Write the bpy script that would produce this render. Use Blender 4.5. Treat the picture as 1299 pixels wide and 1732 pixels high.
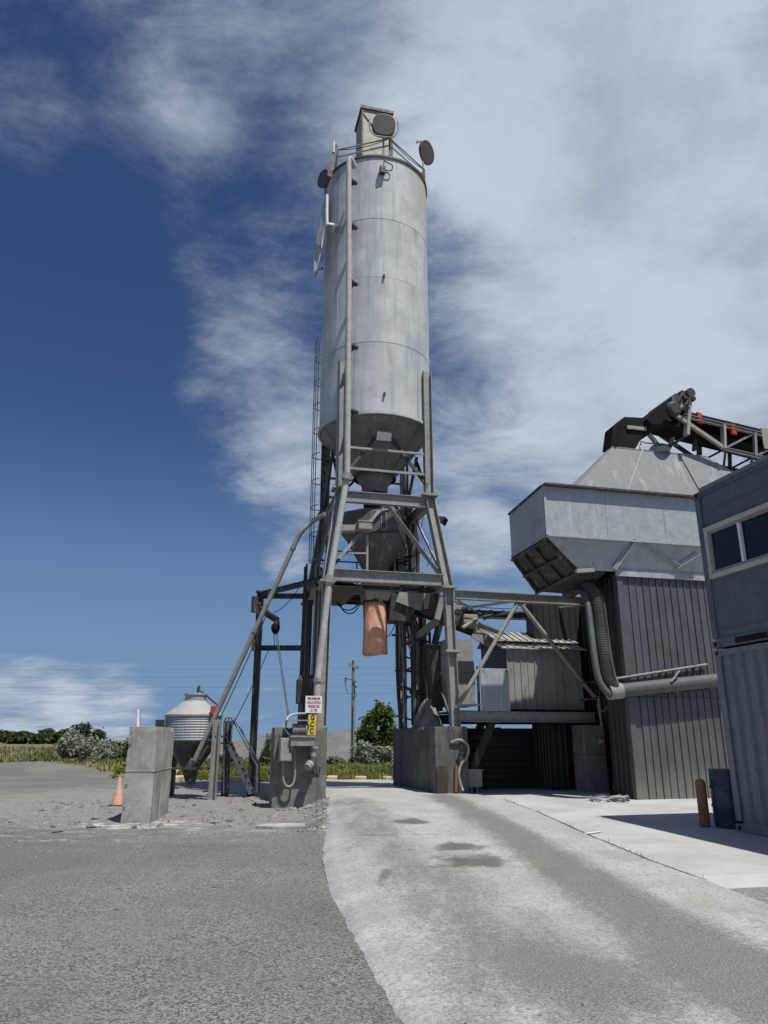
import bpy, math, random
from mathutils import Vector, Matrix
random.seed(11)
S = bpy.context.scene
for o in list(bpy.data.objects): bpy.data.objects.remove(o)
C = S.collection
R = math.radians

# ------------------------------------------------------------------ camera, sky, sun, exposure
PITCH, F, CAMZ = R(17.1), 1250.0, 1.6
cd = bpy.data.cameras.new('camera'); cam = bpy.data.objects.new('camera', cd); C.objects.link(cam)
cd.sensor_fit = 'VERTICAL'; cd.sensor_height = 36.0; cd.lens = 36.0*F/1732.0
cd.clip_start = 0.1; cd.clip_end = 3000
cam.location = (0, 0, CAMZ); cam.rotation_euler = (math.pi/2 + PITCH, 0, 0)
S.camera = cam
SUN = Vector((0.266, -0.33, 0.906)).normalized()
sd = bpy.data.lights.new('sun', 'SUN'); sun = bpy.data.objects.new('sun', sd); C.objects.link(sun)
sd.energy = 4.7; sd.angle = R(0.55); sd.color = (1.0, 0.965, 0.90)
sun.rotation_euler = SUN.to_track_quat('Z', 'Y').to_euler(); sun.location = (20, -20, 60)
S.view_settings.view_transform = 'Standard'; S.view_settings.look = 'None'
S.view_settings.gamma = 1.0; S.view_settings.use_curve_mapping = False
S.view_settings.exposure = 0.02

CP, SP = math.cos(PITCH), math.sin(PITCH)
def ray(px, py):
    u, v = (px-649.5)/F, (866.0-py)/F
    return Vector((u, CP - v*SP, SP + v*CP))

W = bpy.data.worlds.new('World'); S.world = W; W.use_nodes = True
def build_world():
    nt = W.node_tree; N = nt.nodes; L = nt.links
    N.clear()
    out = N.new('ShaderNodeOutputWorld'); bg = N.new('ShaderNodeBackground'); bg.inputs[1].default_value = 0.1
    L.new(bg.outputs[0], out.inputs[0])
    sky = N.new('ShaderNodeTexSky'); sky.sky_type = 'NISHITA'; sky.sun_disc = False
    sky.sun_elevation = math.asin(SUN.z); sky.sun_rotation = math.atan2(SUN.x, SUN.y)
    sky.air_density = 1.0; sky.dust_density = 0.6; sky.ozone_density = 2.2
    def math_(op, a, b=None, c=None, clamp=False):
        n = N.new('ShaderNodeMath'); n.operation = op; n.use_clamp = clamp
        for i, x in enumerate((a, b, c)):
            if x is None: continue
            if isinstance(x, (int, float)): n.inputs[i].default_value = x
            else: L.new(x, n.inputs[i])
        return n.outputs[0]
    def smooth(x, a, b, lo=0.0, hi=1.0):
        n = N.new('ShaderNodeMapRange'); n.interpolation_type = 'SMOOTHSTEP'
        L.new(x, n.inputs[0]); n.inputs[1].default_value = a; n.inputs[2].default_value = b
        n.inputs[3].default_value = lo; n.inputs[4].default_value = hi
        return n.outputs[0]
    tc = N.new('ShaderNodeTexCoord'); D = tc.outputs['Generated']
    sep = N.new('ShaderNodeSeparateXYZ'); L.new(D, sep.inputs[0])
    zz = math_('ADD', math_('MAXIMUM', sep.outputs[2], 0.0), 0.16)
    cu = N.new('ShaderNodeCombineXYZ')
    L.new(math_('DIVIDE', sep.outputs[0], zz), cu.inputs[0]); L.new(math_('DIVIDE', sep.outputs[1], zz), cu.inputs[1])
    def noise(rot, sx, sy, scale, detail, rough, dist, off=(0, 0, 0)):
        m = N.new('ShaderNodeMapping'); L.new(cu.outputs[0], m.inputs[0])
        m.inputs['Rotation'].default_value = (0, 0, R(rot)); m.inputs['Scale'].default_value = (sx, sy, 1); m.inputs['Location'].default_value = off
        n = N.new('ShaderNodeTexNoise'); L.new(m.outputs[0], n.inputs['Vector'])
        n.inputs['Scale'].default_value = scale; n.inputs['Detail'].default_value = detail
        n.inputs['Roughness'].default_value = rough; n.inputs['Distortion'].default_value = dist
        return n.outputs[0]
    n1 = noise(35, 1.0, 1.25, 2.1, 13, 0.70, 0.30, (3.1, 1.7, 0))
    n2 = noise(-20, 1.0, 1.0, 0.8, 6, 0.55, 0.3, (0.4, 5.2, 0))
    n3 = noise(20, 1.0, 1.2, 2.4, 9, 0.62, 0.3, (7.7, 2.2, 0))
    # broad cloud banks: direction (as seen towards a point of the photograph), inner and outer radius in degrees, weight
    banks = [((1150, 150), 6, 32, .80), ((980, 400), 2, 14, .26), ((1000, 760), 3, 19, .46), ((420, 670), 1.0, 9.5, .46),
             ((540, 810), 0.5, 7, .30), ((320, 60), 1, 8, .26), ((330, 235), .5, 4, .20), ((20, 195), .5, 5, .18), ((160, 170), .5, 5, .08), ((680, 60), 2, 12, .14), ((230, 150), 3, 20, .06), ((640, 260), 2, 13, -.24), ((1150, 560), 2, 14, .15), ((1050, 250), 3, 18, .15),
             ((60, 730), 5, 17, -.5), ((60, 470), 3, 12, -.26), ((120, 1000), 3, 15, -.5), ((420, 1010), 2, 8, -.3), 
             ((485, 947), .6, 2.6, .62), ((30, 1190), .3, 5.2, 1.0), ((180, 1198), .3, 4.6, .85), ((830, 545), 1, 9, -.42), ((520, 400), 1, 7, -.10),
             ((650, 1120), 2, 9, -.35), ((800, 905), .6, 4.0, .38)]
    dens = None
    for (p, r1, r2, w) in banks:
        d0 = ray(*p).normalized()
        dp = N.new('ShaderNodeVectorMath'); dp.operation = 'DOT_PRODUCT'; L.new(D, dp.inputs[0]); dp.inputs[1].default_value = d0
        b = smooth(dp.outputs['Value'], math.cos(R(r2)), math.cos(R(r1)), 0, w)
        dens = b if dens is None else math_('ADD', dens, b)
    # away from the frame the cover settles to a broken cloud like the one in view
    dp = N.new('ShaderNodeVectorMath'); dp.operation = 'DOT_PRODUCT'; L.new(D, dp.inputs[0]); dp.inputs[1].default_value = ray(649, 500).normalized()
    dens = math_('ADD', dens, smooth(dp.outputs['Value'], math.cos(R(75)), math.cos(R(38)), .22, 0.03))
    dens = math_('ADD', dens, math_('MULTIPLY', math_('SUBTRACT', n1, 0.5), 1.75))
    n4 = noise(62, 1.0, 1.7, 4.6, 10, 0.70, 0.8, (1.3, 8.8, 0))
    dens = math_('ADD', dens, math_('MULTIPLY', math_('SUBTRACT', n4, 0.5), 0.5))
    dens = math_('ADD', dens, math_('MULTIPLY', math_('SUBTRACT', n2, 0.5), 0.45))
    mask = smooth(dens, -0.08, 0.95, 0.0, 0.97)
    # sky blue
    hsv = N.new('ShaderNodeHueSaturation'); L.new(sky.outputs[0], hsv.inputs['Color'])
    hsv.inputs['Saturation'].default_value = 1.08; hsv.inputs['Value'].default_value = 0.62
    cc = N.new('ShaderNodeMix'); cc.data_type = 'RGBA'
    L.new(smooth(math_('ADD', n3, math_('MULTIPLY', math_('SUBTRACT', dens, .6), .16)), .3, .72), cc.inputs[0])
    cc.inputs[6].default_value = (3.3, 3.9, 4.9, 1); cc.inputs[7].default_value = (5.5, 6.1, 7.0, 1)
    tint = N.new('ShaderNodeMix'); tint.data_type = 'RGBA'; tint.blend_type = 'MULTIPLY'; tint.inputs[0].default_value = 1.0
    L.new(hsv.outputs[0], tint.inputs[6]); tint.inputs[7].default_value = (.68, .77, 1.02, 1)
    low = N.new('ShaderNodeMix'); low.data_type = 'RGBA'   # pale blue air near the horizon
    L.new(smooth(sep.outputs[2], 0.0, 0.40, .92, 0.0), low.inputs[0]); L.new(tint.outputs[2], low.inputs[6]); low.inputs[7].default_value = (1.7, 2.85, 4.7, 1)
    mx = N.new('ShaderNodeMix'); mx.data_type = 'RGBA'
    L.new(mask, mx.inputs[0]); L.new(low.outputs[2], mx.inputs[6]); L.new(cc.outputs[2], mx.inputs[7])
    L.new(mx.outputs[2], bg.inputs[0])
build_world()

# ------------------------------------------------------------------ the plant's own axes and helpers
TH = R(14.0); CT, ST = math.cos(TH), math.sin(TH); OX, OY = -0.30, 22.5
def P2W(p): return Vector((OX + CT*p[0] - ST*p[1], OY + ST*p[0] + CT*p[1], p[2]))
def W2P(p):
    dx, dy = p[0]-OX, p[1]-OY
    return Vector((CT*dx + ST*dy, -ST*dx + CT*dy, p[2]))
CL = W2P((0, 0, CAMZ))
def rl(px, py):
    d = ray(px, py); return Vector((CT*d.x + ST*d.y, -ST*d.x + CT*d.y, d.z))
def qy(px, py, y):
    d = rl(px, py); return CL + d*((y-CL.y)/d.y)
def qx(px, py, x):
    d = rl(px, py); return CL + d*((x-CL.x)/d.x)
def qz(px, py, z):
    d = rl(px, py); return CL + d*((z-CL.z)/d.z)
def wy(px, py, y):
    d = ray(px, py); return Vector((0, 0, CAMZ)) + d*(y/d.y)
def wz(px, py, z):
    d = ray(px, py); return Vector((0, 0, CAMZ)) + d*((z-CAMZ)/d.z)
def ss(a, b, x):
    t = min(1, max(0, (x-a)/(b-a))); return t*t*(3-2*t)

class MB:
    def __init__(s): s.v = []; s.f = []
    def add(s, vs, fs):
        b = len(s.v); s.v += [Vector(v) for v in vs]; s.f += [tuple(i+b for i in f) for f in fs]; return s
    def hexa(s, p):   # 4 bottom, 4 top
        return s.add(p, [(3,2,1,0),(4,5,6,7),(0,1,5,4),(1,2,6,5),(2,3,7,6),(3,0,4,7)])
    def box(s, x0, x1, y0, y1, z0, z1):
        return s.hexa([(x0,y0,z0),(x1,y0,z0),(x1,y1,z0),(x0,y1,z0),(x0,y0,z1),(x1,y0,z1),(x1,y1,z1),(x0,y1,z1)])
    def extrude(s, pts, vec):
        n = len(pts); vec = Vector(vec); a = [Vector(p) for p in pts]; b = [p+vec for p in a]
        return s.add(a+b, [tuple(range(n-1,-1,-1)), tuple(range(n,2*n))] + [(i,(i+1)%n,n+(i+1)%n,n+i) for i in range(n)])
    def plate(s, pts, t):
        a = [Vector(p) for p in pts]; n = (a[1]-a[0]).cross(a[2]-a[0]).normalized()
        return s.extrude([p - n*t/2 for p in a], n*t)
    def beam(s, p0, p1, w, h=None, sec='B', up=(0,0,1), t=0.018):
        h = h or w; p0, p1 = Vector(p0), Vector(p1); d = (p1-p0).normalized(); up = Vector(up)
        a = d.cross(up)
        if a.length < 1e-4: a = d.cross(Vector((1,0,0)))
        a.normalize(); b = a.cross(d).normalized(); x, y = w/2, h/2
        if sec == 'B': o = [(-x,-y),(x,-y),(x,y),(-x,y)]
        elif sec == 'I': o = [(-x,-y),(x,-y),(x,-y+t),(t/2,-y+t),(t/2,y-t),(x,y-t),(x,y),(-x,y),(-x,y-t),(-t/2,y-t),(-t/2,-y+t),(-x,-y+t)]
        elif sec == 'C': o = [(-x,-y),(x,-y),(x,-y+t),(-x+t,-y+t),(-x+t,y-t),(x,y-t),(x,y),(-x,y)]
        else: o = [(-x,-y),(x,-y),(x,-y+t),(-x+t,-y+t),(-x+t,y),(-x,y)]
        return s.extrude([p0 + a*q[0] + b*q[1] for q in o], p1-p0)
    def tube(s, pts, r, n=8, radii=None, caps=True):
        pts = [Vector(p) for p in pts]; m = len(pts); up = None; rings = []
        for i, p in enumerate(pts):
            d = (pts[min(i+1,m-1)] - pts[max(i-1,0)]).normalized()
            if up is None:
                up = Vector((0,0,1)) if abs(d.z) < .9 else Vector((1,0,0))
            a = d.cross(up).normalized(); b = a.cross(d).normalized(); up = b
            rr = radii[i] if radii else r
            rings.append([p + (a*math.cos(2*math.pi*k/n) + b*math.sin(2*math.pi*k/n))*rr for k in range(n)])
        vs = [v for q in rings for v in q]
        fs = [(i*n+k, i*n+(k+1)%n, (i+1)*n+(k+1)%n, (i+1)*n+k) for i in range(m-1) for k in range(n)]
        if caps: fs += [tuple(range(n-1,-1,-1)), tuple((m-1)*n+k for k in range(n))]
        return s.add(vs, fs)
    def lathe(s, cx, cy, prof, n=32, caps=False, a0=0.0):
        m = len(prof)
        vs = [(cx+r*math.cos(a0+2*math.pi*k/n), cy+r*math.sin(a0+2*math.pi*k/n), z) for r, z in prof for k in range(n)]
        fs = [(i*n+k, i*n+(k+1)%n, (i+1)*n+(k+1)%n, (i+1)*n+k) for i in range(m-1) for k in range(n)]
        if caps: fs += [tuple(range(n-1,-1,-1)), tuple((m-1)*n+k for k in range(n))]
        return s.add(vs, fs)
    def disc(s, c, nrm, r, t, n=20, sq=1.0, upv=(0,0,1)):
        # thick disc (or rounded square when sq > 1) with its axis along nrm
        c = Vector(c); nrm = Vector(nrm).normalized(); a = nrm.cross(Vector(upv))
        if a.length < 1e-4: a = nrm.cross(Vector((1,0,0)))
        a.normalize(); b = a.cross(nrm); pts = []
        for k in range(n):
            q = 2*math.pi*k/n; cx, sx = math.cos(q), math.sin(q)
            f = (abs(cx)**(2*sq) + abs(sx)**(2*sq))**(-1/(2*sq))
            pts.append(c - nrm*t/2 + (a*cx + b*sx)*r*f)
        return s.extrude(pts, nrm*t)
    def corr(s, p0, p1, z0, z1, pitch, depth, out, duty=.5):
        # pressed metal sheet from p0 to p1 (plan), ribs standing out along out
        p0, p1, out = Vector((p0[0],p0[1],0)), Vector((p1[0],p1[1],0)), Vector((out[0],out[1],0)).normalized()
        Ln = (p1-p0).length; d = (p1-p0)/Ln; u = 0; pl = []
        sl = pitch*.12
        while u < Ln - 1e-6:
            for q, h in ((0,0),(pitch*(1-duty)-sl,0),(pitch*(1-duty),depth),(pitch-sl,depth)):
                if u+q <= Ln: pl.append(p0 + d*(u+q) + out*h)
            u += pitch
        pl.append(p1); n = len(pl)
        vs = [(p.x,p.y,z0) for p in pl] + [(p.x,p.y,z1) for p in pl]
        return s.add(vs, [(i,i+1,n+i+1,n+i) for i in range(n-1)])

def arc(pts, k=6):   # smooth curve through points
    pts = [Vector(p) for p in pts]; q = [pts[0]*2-pts[1]] + pts + [pts[-1]*2-pts[-2]]; out = []
    for i in range(1, len(q)-2):
        a, b, c, d = q[i-1], q[i], q[i+1], q[i+2]
        for j in range(k):
            t = j/k
            out.append(.5*((2*b) + (c-a)*t + (2*a-5*b+4*c-d)*t*t + (3*b-a-3*c+d)*t**3))
    return out + [pts[-1]]
def sag(p0, p1, drop, n=14):
    p0, p1 = Vector(p0), Vector(p1)
    return [p0.lerp(p1, i/n) - Vector((0,0,drop*4*(i/n)*(1-i/n))) for i in range(n+1)]

def chipbox(mb, corner, step=.085, edge=.014, chips=.07):
    # box given as corner(i,j,k) -> point, cut into cells; its edges are worn and chipped
    c = [corner(i,j,k) for k in (0,1) for j in (0,1) for i in (0,1)]
    L = [(c[1]-c[0]).length, (c[2]-c[0]).length, (c[4]-c[0]).length]; n = [max(2, int(l/step)) for l in L]
    mid = sum(c, Vector())/8; idx = {}
    def vert(i, j, k):
        if (i,j,k) in idx: return idx[(i,j,k)]
        u, v, w = i/n[0], j/n[1], k/n[2]
        p = corner(0,0,0) + (c[1]-c[0])*u + (c[2]-c[0])*v + (c[4]-c[0])*w
        on = [(0 if i == 0 else 1) if i in (0,n[0]) else None, (0 if j == 0 else 1) if j in (0,n[1]) else None, (0 if k == 0 else 1) if k in (0,n[2]) else None]
        m = sum(x is not None for x in on); ax = [(c[1]-c[0]).normalized(), (c[2]-c[0]).normalized(), (c[4]-c[0]).normalized()]
        e = 0
        if m >= 2: e = edge*random.uniform(.2,1.0) + (random.uniform(.015,.035) if random.random() < chips else 0)
        for q in range(3):
            if on[q] is not None: p = p + ax[q]*(1 if on[q] == 0 else -1)*(e if m >= 2 else random.uniform(0,.0015))
        idx[(i,j,k)] = len(mb.v); mb.v.append(p); return idx[(i,j,k)]
    for a in range(n[0]):
        for b in range(n[1]):
            mb.f.append((vert(a,b,0),vert(a,b+1,0),vert(a+1,b+1,0),vert(a+1,b,0))); mb.f.append((vert(a,b,n[2]),vert(a+1,b,n[2]),vert(a+1,b+1,n[2]),vert(a,b+1,n[2])))
        for k in range(n[2]):
            mb.f.append((vert(a,0,k),vert(a+1,0,k),vert(a+1,0,k+1),vert(a,0,k+1))); mb.f.append((vert(a,n[1],k),vert(a,n[1],k+1),vert(a+1,n[1],k+1),vert(a+1,n[1],k)))
    for b in range(n[1]):
        for k in range(n[2]):
            mb.f.append((vert(0,b,k),vert(0,b,k+1),vert(0,b+1,k+1),vert(0,b+1,k))); mb.f.append((vert(n[0],b,k),vert(n[0],b+1,k),vert(n[0],b+1,k+1),vert(n[0],b,k+1)))
    return mb
class Node:
    def __init__(s, o, org, frame): s.o, s.org, s.frame = o, Vector(org), frame
def tag(o, label, cat, group=None):
    o['label'] = label; o['category'] = cat
    if group: o['group'] = group
def place(o, org, frame):
    if frame == 'P': o.location = P2W(org); o.rotation_euler = (0,0,TH)
    else: o.location = org
def thing(name, label, cat, org, group=None, frame='P'):
    o = bpy.data.objects.new(name, None); o.empty_display_size = .2; C.objects.link(o); place(o, org, frame); tag(o, label, cat, group)
    return Node(o, org, frame)
def mesh_of(name, mb, m, org=(0,0,0), smooth=False):
    me = bpy.data.meshes.new(name); org = Vector(org)
    me.from_pydata([tuple(v-org) for v in mb.v], [], mb.f); me.update()
    me.materials.append(m)
    if smooth: me.polygons.foreach_set('use_smooth', [True]*len(me.polygons))
    return me
def fin(o, smooth, bevel):
    if smooth:
        try: o.data.set_sharp_from_angle(angle=R(38))
        except Exception: pass
    if bevel:
        b = o.modifiers.new('bevel', 'BEVEL'); b.width = bevel; b.segments = 2; b.limit_method = 'ANGLE'
def part(name, mb, m, par, smooth=False, bevel=0, label=None):
    o = bpy.data.objects.new(name, mesh_of(name, mb, m, par.org, smooth)); C.objects.link(o); o.parent = par.o
    fin(o, smooth, bevel)
    if label: o['label'] = label
    return Node(o, par.org, par.frame)
def piece(name, me, par, loc=(0,0,0), rot=(0,0,0)):   # alike pieces share mesh data
    o = bpy.data.objects.new(name, me); C.objects.link(o); o.parent = par.o; o.location = Vector(loc)-par.org; o.rotation_euler = rot
    return o
def solo(name, mb, m, label, cat, org, group=None, frame='P', smooth=False, bevel=0):
    o = bpy.data.objects.new(name, mesh_of(name, mb, m, org, smooth)); C.objects.link(o); place(o, org, frame); tag(o, label, cat, group)
    fin(o, smooth, bevel)
    return Node(o, org, frame)
def setting(name, mb, m, kind='structure', smooth=False):
    o = bpy.data.objects.new(name, mesh_of(name, mb, m, (0,0,0), smooth)); C.objects.link(o); o['kind'] = kind
    return o
def copy_tree(o, parent=None):
    c = o.copy(); C.objects.link(c)
    if parent is not None: c.parent = parent; c.matrix_parent_inverse = o.matrix_parent_inverse.copy()
    for ch in list(o.children): copy_tree(ch, c)
    return c

# ------------------------------------------------------------------ materials
class NT:
    def __init__(s, name):
        s.m = bpy.data.materials.new(name); s.m.use_nodes = True; s.t = s.m.node_tree; s.N = s.t.nodes; s.L = s.t.links
        s.b = s.N['Principled BSDF']; s.tc = s.N.new('ShaderNodeTexCoord'); s.geo = s.N.new('ShaderNodeNewGeometry')
    def set(s, n, i, x):
        if x is None: return
        if isinstance(x, (int, float)): n.inputs[i].default_value = x
        elif isinstance(x, tuple):
            n.inputs[i].default_value = x if len(x) == 4 or n.inputs[i].type == 'VECTOR' else (*x, 1)
        else: s.L.new(x, n.inputs[i])
    def math(s, op, a, b=None, clamp=False):
        n = s.N.new('ShaderNodeMath'); n.operation = op; n.use_clamp = clamp; s.set(n,0,a); s.set(n,1,b); return n.outputs[0]
    def noise(s, scale, detail=4, rough=.55, sc=(1,1,1), world=True, dist=0, off=(0,0,0)):
        m = s.N.new('ShaderNodeMapping'); s.L.new(s.geo.outputs['Position'] if world else s.tc.outputs['Object'], m.inputs[0])
        m.inputs['Scale'].default_value = sc; m.inputs['Location'].default_value = off
        n = s.N.new('ShaderNodeTexNoise'); s.L.new(m.outputs[0], n.inputs['Vector'])
        n.inputs['Scale'].default_value = scale; n.inputs['Detail'].default_value = detail; n.inputs['Roughness'].default_value = rough; n.inputs['Distortion'].default_value = dist
        return n.outputs[0]
    def voro(s, scale, feature='F1', out='Distance'):
        n = s.N.new('ShaderNodeTexVoronoi'); n.feature = feature; s.L.new(s.geo.outputs['Position'], n.inputs['Vector']); n.inputs['Scale'].default_value = scale
        return n.outputs[out]
    def ramp(s, x, a, b, lo=0.0, hi=1.0, smooth=True):
        n = s.N.new('ShaderNodeMapRange'); n.interpolation_type = 'SMOOTHSTEP' if smooth else 'LINEAR'
        s.set(n,0,x); s.set(n,1,a); s.set(n,2,b); s.set(n,3,lo); s.set(n,4,hi); return n.outputs[0]
    def mix(s, f, a, b, mode='MIX'):
        n = s.N.new('ShaderNodeMix'); n.data_type = 'RGBA'; n.blend_type = mode; s.set(n,0,f); s.set(n,6,a); s.set(n,7,b); return n.outputs[2]
    def attr(s, name):
        n = s.N.new('ShaderNodeAttribute'); n.attribute_name = name; return n.outputs['Fac']
    def bump(s, h, strength=.3, dist=.02):
        n = s.N.new('ShaderNodeBump'); n.inputs['Strength'].default_value = strength; n.inputs['Distance'].default_value = dist
        s.L.new(h, n.inputs['Height']); s.L.new(n.outputs[0], s.b.inputs['Normal'])
    def done(s, col, rough=.6, metal=0.0, spec=None):
        s.set(s.b, 'Base Color', col); s.set(s.b, 'Roughness', rough); s.set(s.b, 'Metallic', metal)
        if spec is not None: s.b.inputs['Specular IOR Level'].default_value = spec
        return s.m

def steel(name, col, rough=.5, metal=.35, rust=.25, dust=.3, mottle=.35, dustcol=(.36,.34,.31), rustcol=(.13,.06,.03), stain=0):
    k = NT(name)
    a = k.noise(5.5, 7, .7); st = k.noise(7.0, 6, .65, sc=(1,1,.10)); fine = k.noise(38, 4, .75); spl = k.noise(16, 7, .75, sc=(1,1,.45), off=(2,2,5))
    lo = tuple(c*(1-mottle) for c in col); hi = tuple(min(1, c*(1+mottle*.6)) for c in col)
    c = k.mix(k.ramp(k.math('ADD', k.math('MULTIPLY', a, .6), k.math('MULTIPLY', fine, .4)), .32, .68), lo, hi)
    c = k.mix(k.ramp(st, .52, .70, 0, min(1,dust*1.5)), c, dustcol)
    c = k.mix(k.ramp(spl, .58, .66, 0, min(1,dust*1.3)), c, tuple(x*1.1 for x in dustcol))
    c = k.mix(k.ramp(k.noise(11, 7, .75, sc=(1,1,.3), off=(9,1,3)), .58, .68, 0, .55), c, tuple(x*.4 for x in col))
    c = k.mix(k.ramp(k.noise(6.5, 7, .7, sc=(1,1,.5), off=(4,9,2)), .60, .74, 0, rust*2), c, rustcol)
    if stain:
        c = k.mix(k.ramp(k.noise(1.1, 6, .65, sc=(1,1,.7), off=(3,0,7)), .54, .70, 0, stain), c, (.24,.20,.15))
        c = k.mix(k.ramp(k.noise(3.4, 5, .6, sc=(1,1,.05), off=(1,5,7)), .56, .66, 0, stain), c, (.50,.51,.50))
        k.bump(k.math('ADD', k.math('MULTIPLY', fine, .08), k.math('MULTIPLY', k.noise(1.7, 3, .5), 1.2)), .3, .03)
    else: k.bump(fine, .12, .01)
    return k.done(c, k.ramp(a, .3, .7, rough-.1, rough+.15), metal)
def plain(name, col, rough=.6, metal=0, vary=.2, bump=.1, scale=14, spec=None):
    k = NT(name); a = k.noise(scale, 5, .65); b = k.noise(scale*.14, 4, .6)
    lo = tuple(c*(1-vary) for c in col); hi = tuple(min(1, c*(1+vary)) for c in col)
    c = k.mix(k.ramp(k.math('ADD', k.math('MULTIPLY', a, .5), k.math('MULTIPLY', b, .5)), .35, .65), lo, hi)
    if bump: k.bump(a, bump, .012)
    return k.done(c, rough, metal, spec)

def mk_silo():
    k = NT('silo_paint')
    a = k.noise(1.1, 7, .62); st = k.noise(4.2, 6, .62, sc=(1,1,.05)); st2 = k.noise(11, 5, .6, sc=(1,1,.035), off=(3,1,0)); fine = k.noise(30, 5, .7)
    c = k.mix(k.ramp(a, .3, .7), (.38,.405,.405), (.55,.575,.57))
    c = k.mix(k.ramp(st, .48, .68, 0, .7), c, (.28,.345,.36))
    c = k.mix(k.ramp(st2, .55, .72, 0, .5), c, (.56,.565,.55))
    sp = k.N.new('ShaderNodeSeparateXYZ'); k.L.new(k.geo.outputs['Position'], sp.inputs[0])
    drip = k.noise(7, 6, .7, sc=(1,1,.08), off=(2,6,1))
    for zz in (20.7, 18.2, 15.95, 13.57):
        m = k.math('MULTIPLY', k.ramp(sp.outputs[2], zz-1.5, zz, 0, 1, False), k.math('LESS_THAN', sp.outputs[2], zz))
        c = k.mix(k.math('MULTIPLY', m, k.ramp(drip, .50, .62, 0, .5)), c, (.23,.25,.25))
    band = k.ramp(sp.outputs[2], 17.6, 20.75); right = k.ramp(sp.outputs[0], .6, 1.3)
    c = k.mix(k.math('MULTIPLY', k.math('MULTIPLY', band, right), k.ramp(st2, .3, .6)), c, (.47,.42,.31))
    c = k.mix(k.ramp(k.noise(9, 7, .75, off=(8,2,1)), .64, .76, 0, .55), c, (.25,.27,.27))
    c = k.mix(k.ramp(fine, .54, .70, 0, .5), c, (.24,.265,.28))
    k.bump(k.math('ADD', k.math('MULTIPLY', fine, .25), k.math('MULTIPLY', k.noise(1.3, 3, .5), 1.6)), .22, .04)
    return k.done(c, .72, 0.0)
def mk_concrete(name, col, stain=.5, holes=True, rust=0):
    k = NT(name)
    a = k.noise(1.7, 7, .65); st = k.noise(3.2, 6, .65, sc=(1,1,.15)); f = k.noise(45, 5, .7)
    lo = tuple(c*.66 for c in col); hi = tuple(c*1.2 for c in col)
    c = k.mix(k.ramp(a, .3, .7), lo, hi)
    c = k.mix(k.ramp(st, .48, .66, 0, stain*1.3), c, tuple(x*.5 for x in col))
    c = k.mix(k.ramp(k.noise(6, 8, .75, off=(1,8,2)), .56, .66, 0, .5), c, tuple(x*1.35 for x in col))
    c = k.mix(k.ramp(f, .5, .75, 0, .35), c, tuple(x*.6 for x in col))
    h = k.math('MULTIPLY', f, .4)
    if holes:
        v = k.ramp(k.voro(4.6), .07, .12, 0, 1); sel = k.ramp(k.noise(2.2, 3, .5, off=(5,5,5)), .42, .5)
        hole = k.math('SUBTRACT', 1.0, k.math('MULTIPLY', k.math('SUBTRACT', 1.0, v), sel))
        c = k.mix(hole, tuple(x*.3 for x in col), c)
        h = k.math('ADD', h, hole)
    if rust: c = k.mix(k.ramp(k.noise(3.0, 6, .6, sc=(1,1,.3), off=(2,7,1)), .5, .66, 0, rust), c, (.17,.10,.055))
    k.bump(h, .4, .012)
    return k.done(c, .9, 0, .25)

M = {}
M['silo'] = mk_silo()
M['cone'] = steel('cone_steel', (.17,.18,.185), .6, .1, .1, .25)
M['galv'] = steel('galvanised_steel', (.37,.40,.42), .55, .2, .05, .28, .18, stain=.5)
M['frame'] = steel('frame_steel', (.295,.295,.28), .6, .15, .18, .5)
M['pipe'] = steel('pale_pipe', (.42,.415,.39), .6, .05, .08, .5, .25)
M['dframe'] = steel('dark_steel', (.055,.055,.052), .6, .2, .3, .3)
M['dust'] = steel('dusty_steel', (.30,.29,.27), .75, .05, .10, .45)
M['motor'] = steel('black_motor', (.035,.035,.035), .6, .1, .1, .1)
M['truss'] = steel('rusty_truss', (.24,.24,.235), .6, .1, .35, .3)
M['sash'] = steel('cream_sash', (.50,.47,.41), .6, 0, .08, .25, .15)
M['tan'] = steel('tan_steel', (.34,.32,.26), .6, .1, .1, .4, .2)
M['blue'] = steel('blue_grey_paint', (.105,.118,.142), .5, .05, .14, .22, .3, (.19,.20,.21))
M['corten'] = steel('grey_blue_paint', (.17,.185,.205), .5, .05, .08, .25, .25)
M['black'] = plain('black_rubber', (.012,.013,.015), .8, 0, .25, .1, 14, .15)
M['brown'] = plain('brown_radome', (.085,.078,.064), .55)
M['splat'] = steel('splattered_steel', (.125,.125,.122), .65, .1, .05, .38, .3, (.42,.41,.38))
M['hose'] = plain('grey_hose', (.078,.082,.083), .65, 0, .25)
M['orange'] = plain('orange_fabric', (.74,.36,.24), .8, 0, .18, .2, 6)
def mk_sleeve():
    k = NT('orange_rubber'); a = k.noise(9, 6, .7, sc=(1,1,.3)); b = k.noise(22, 6, .75)
    c = k.mix(k.ramp(a, .35, .65), (.70,.34,.23), (.82,.44,.31))
    c = k.mix(k.ramp(b, .55, .68, 0, .5), c, (.55,.45,.38)); c = k.mix(k.ramp(k.noise(6, 5, .6, off=(3,3,3)), .60, .72, 0, .4), c, (.35,.18,.12))
    k.bump(k.noise(7, 4, .6, sc=(1,1,.4)), .6, .06); return k.done(c, .8)
M['orange'] = mk_sleeve()
M['white'] = plain('white_paint', (.74,.74,.72), .6, 0, .08, .05)
M['red'] = plain('red_paint', (.42,.05,.03), .6)
M['redink'] = plain('red_ink', (.36,.03,.05), .7, 0, .1, 0)
M['yellow'] = plain('yellow_paint', (.62,.47,.05), .65, 0, .12, .05)
M['ink'] = plain('black_ink', (.02,.02,.02), .7, 0, .1, 0)
M['rustplate'] = steel('rusty_plate', (.052,.040,.030), .9, 0, .4, .2, .4)
M['rustpost'] = steel('ochre_paint', (.20,.115,.045), .7, 0, .35, .15, .3)
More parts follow.
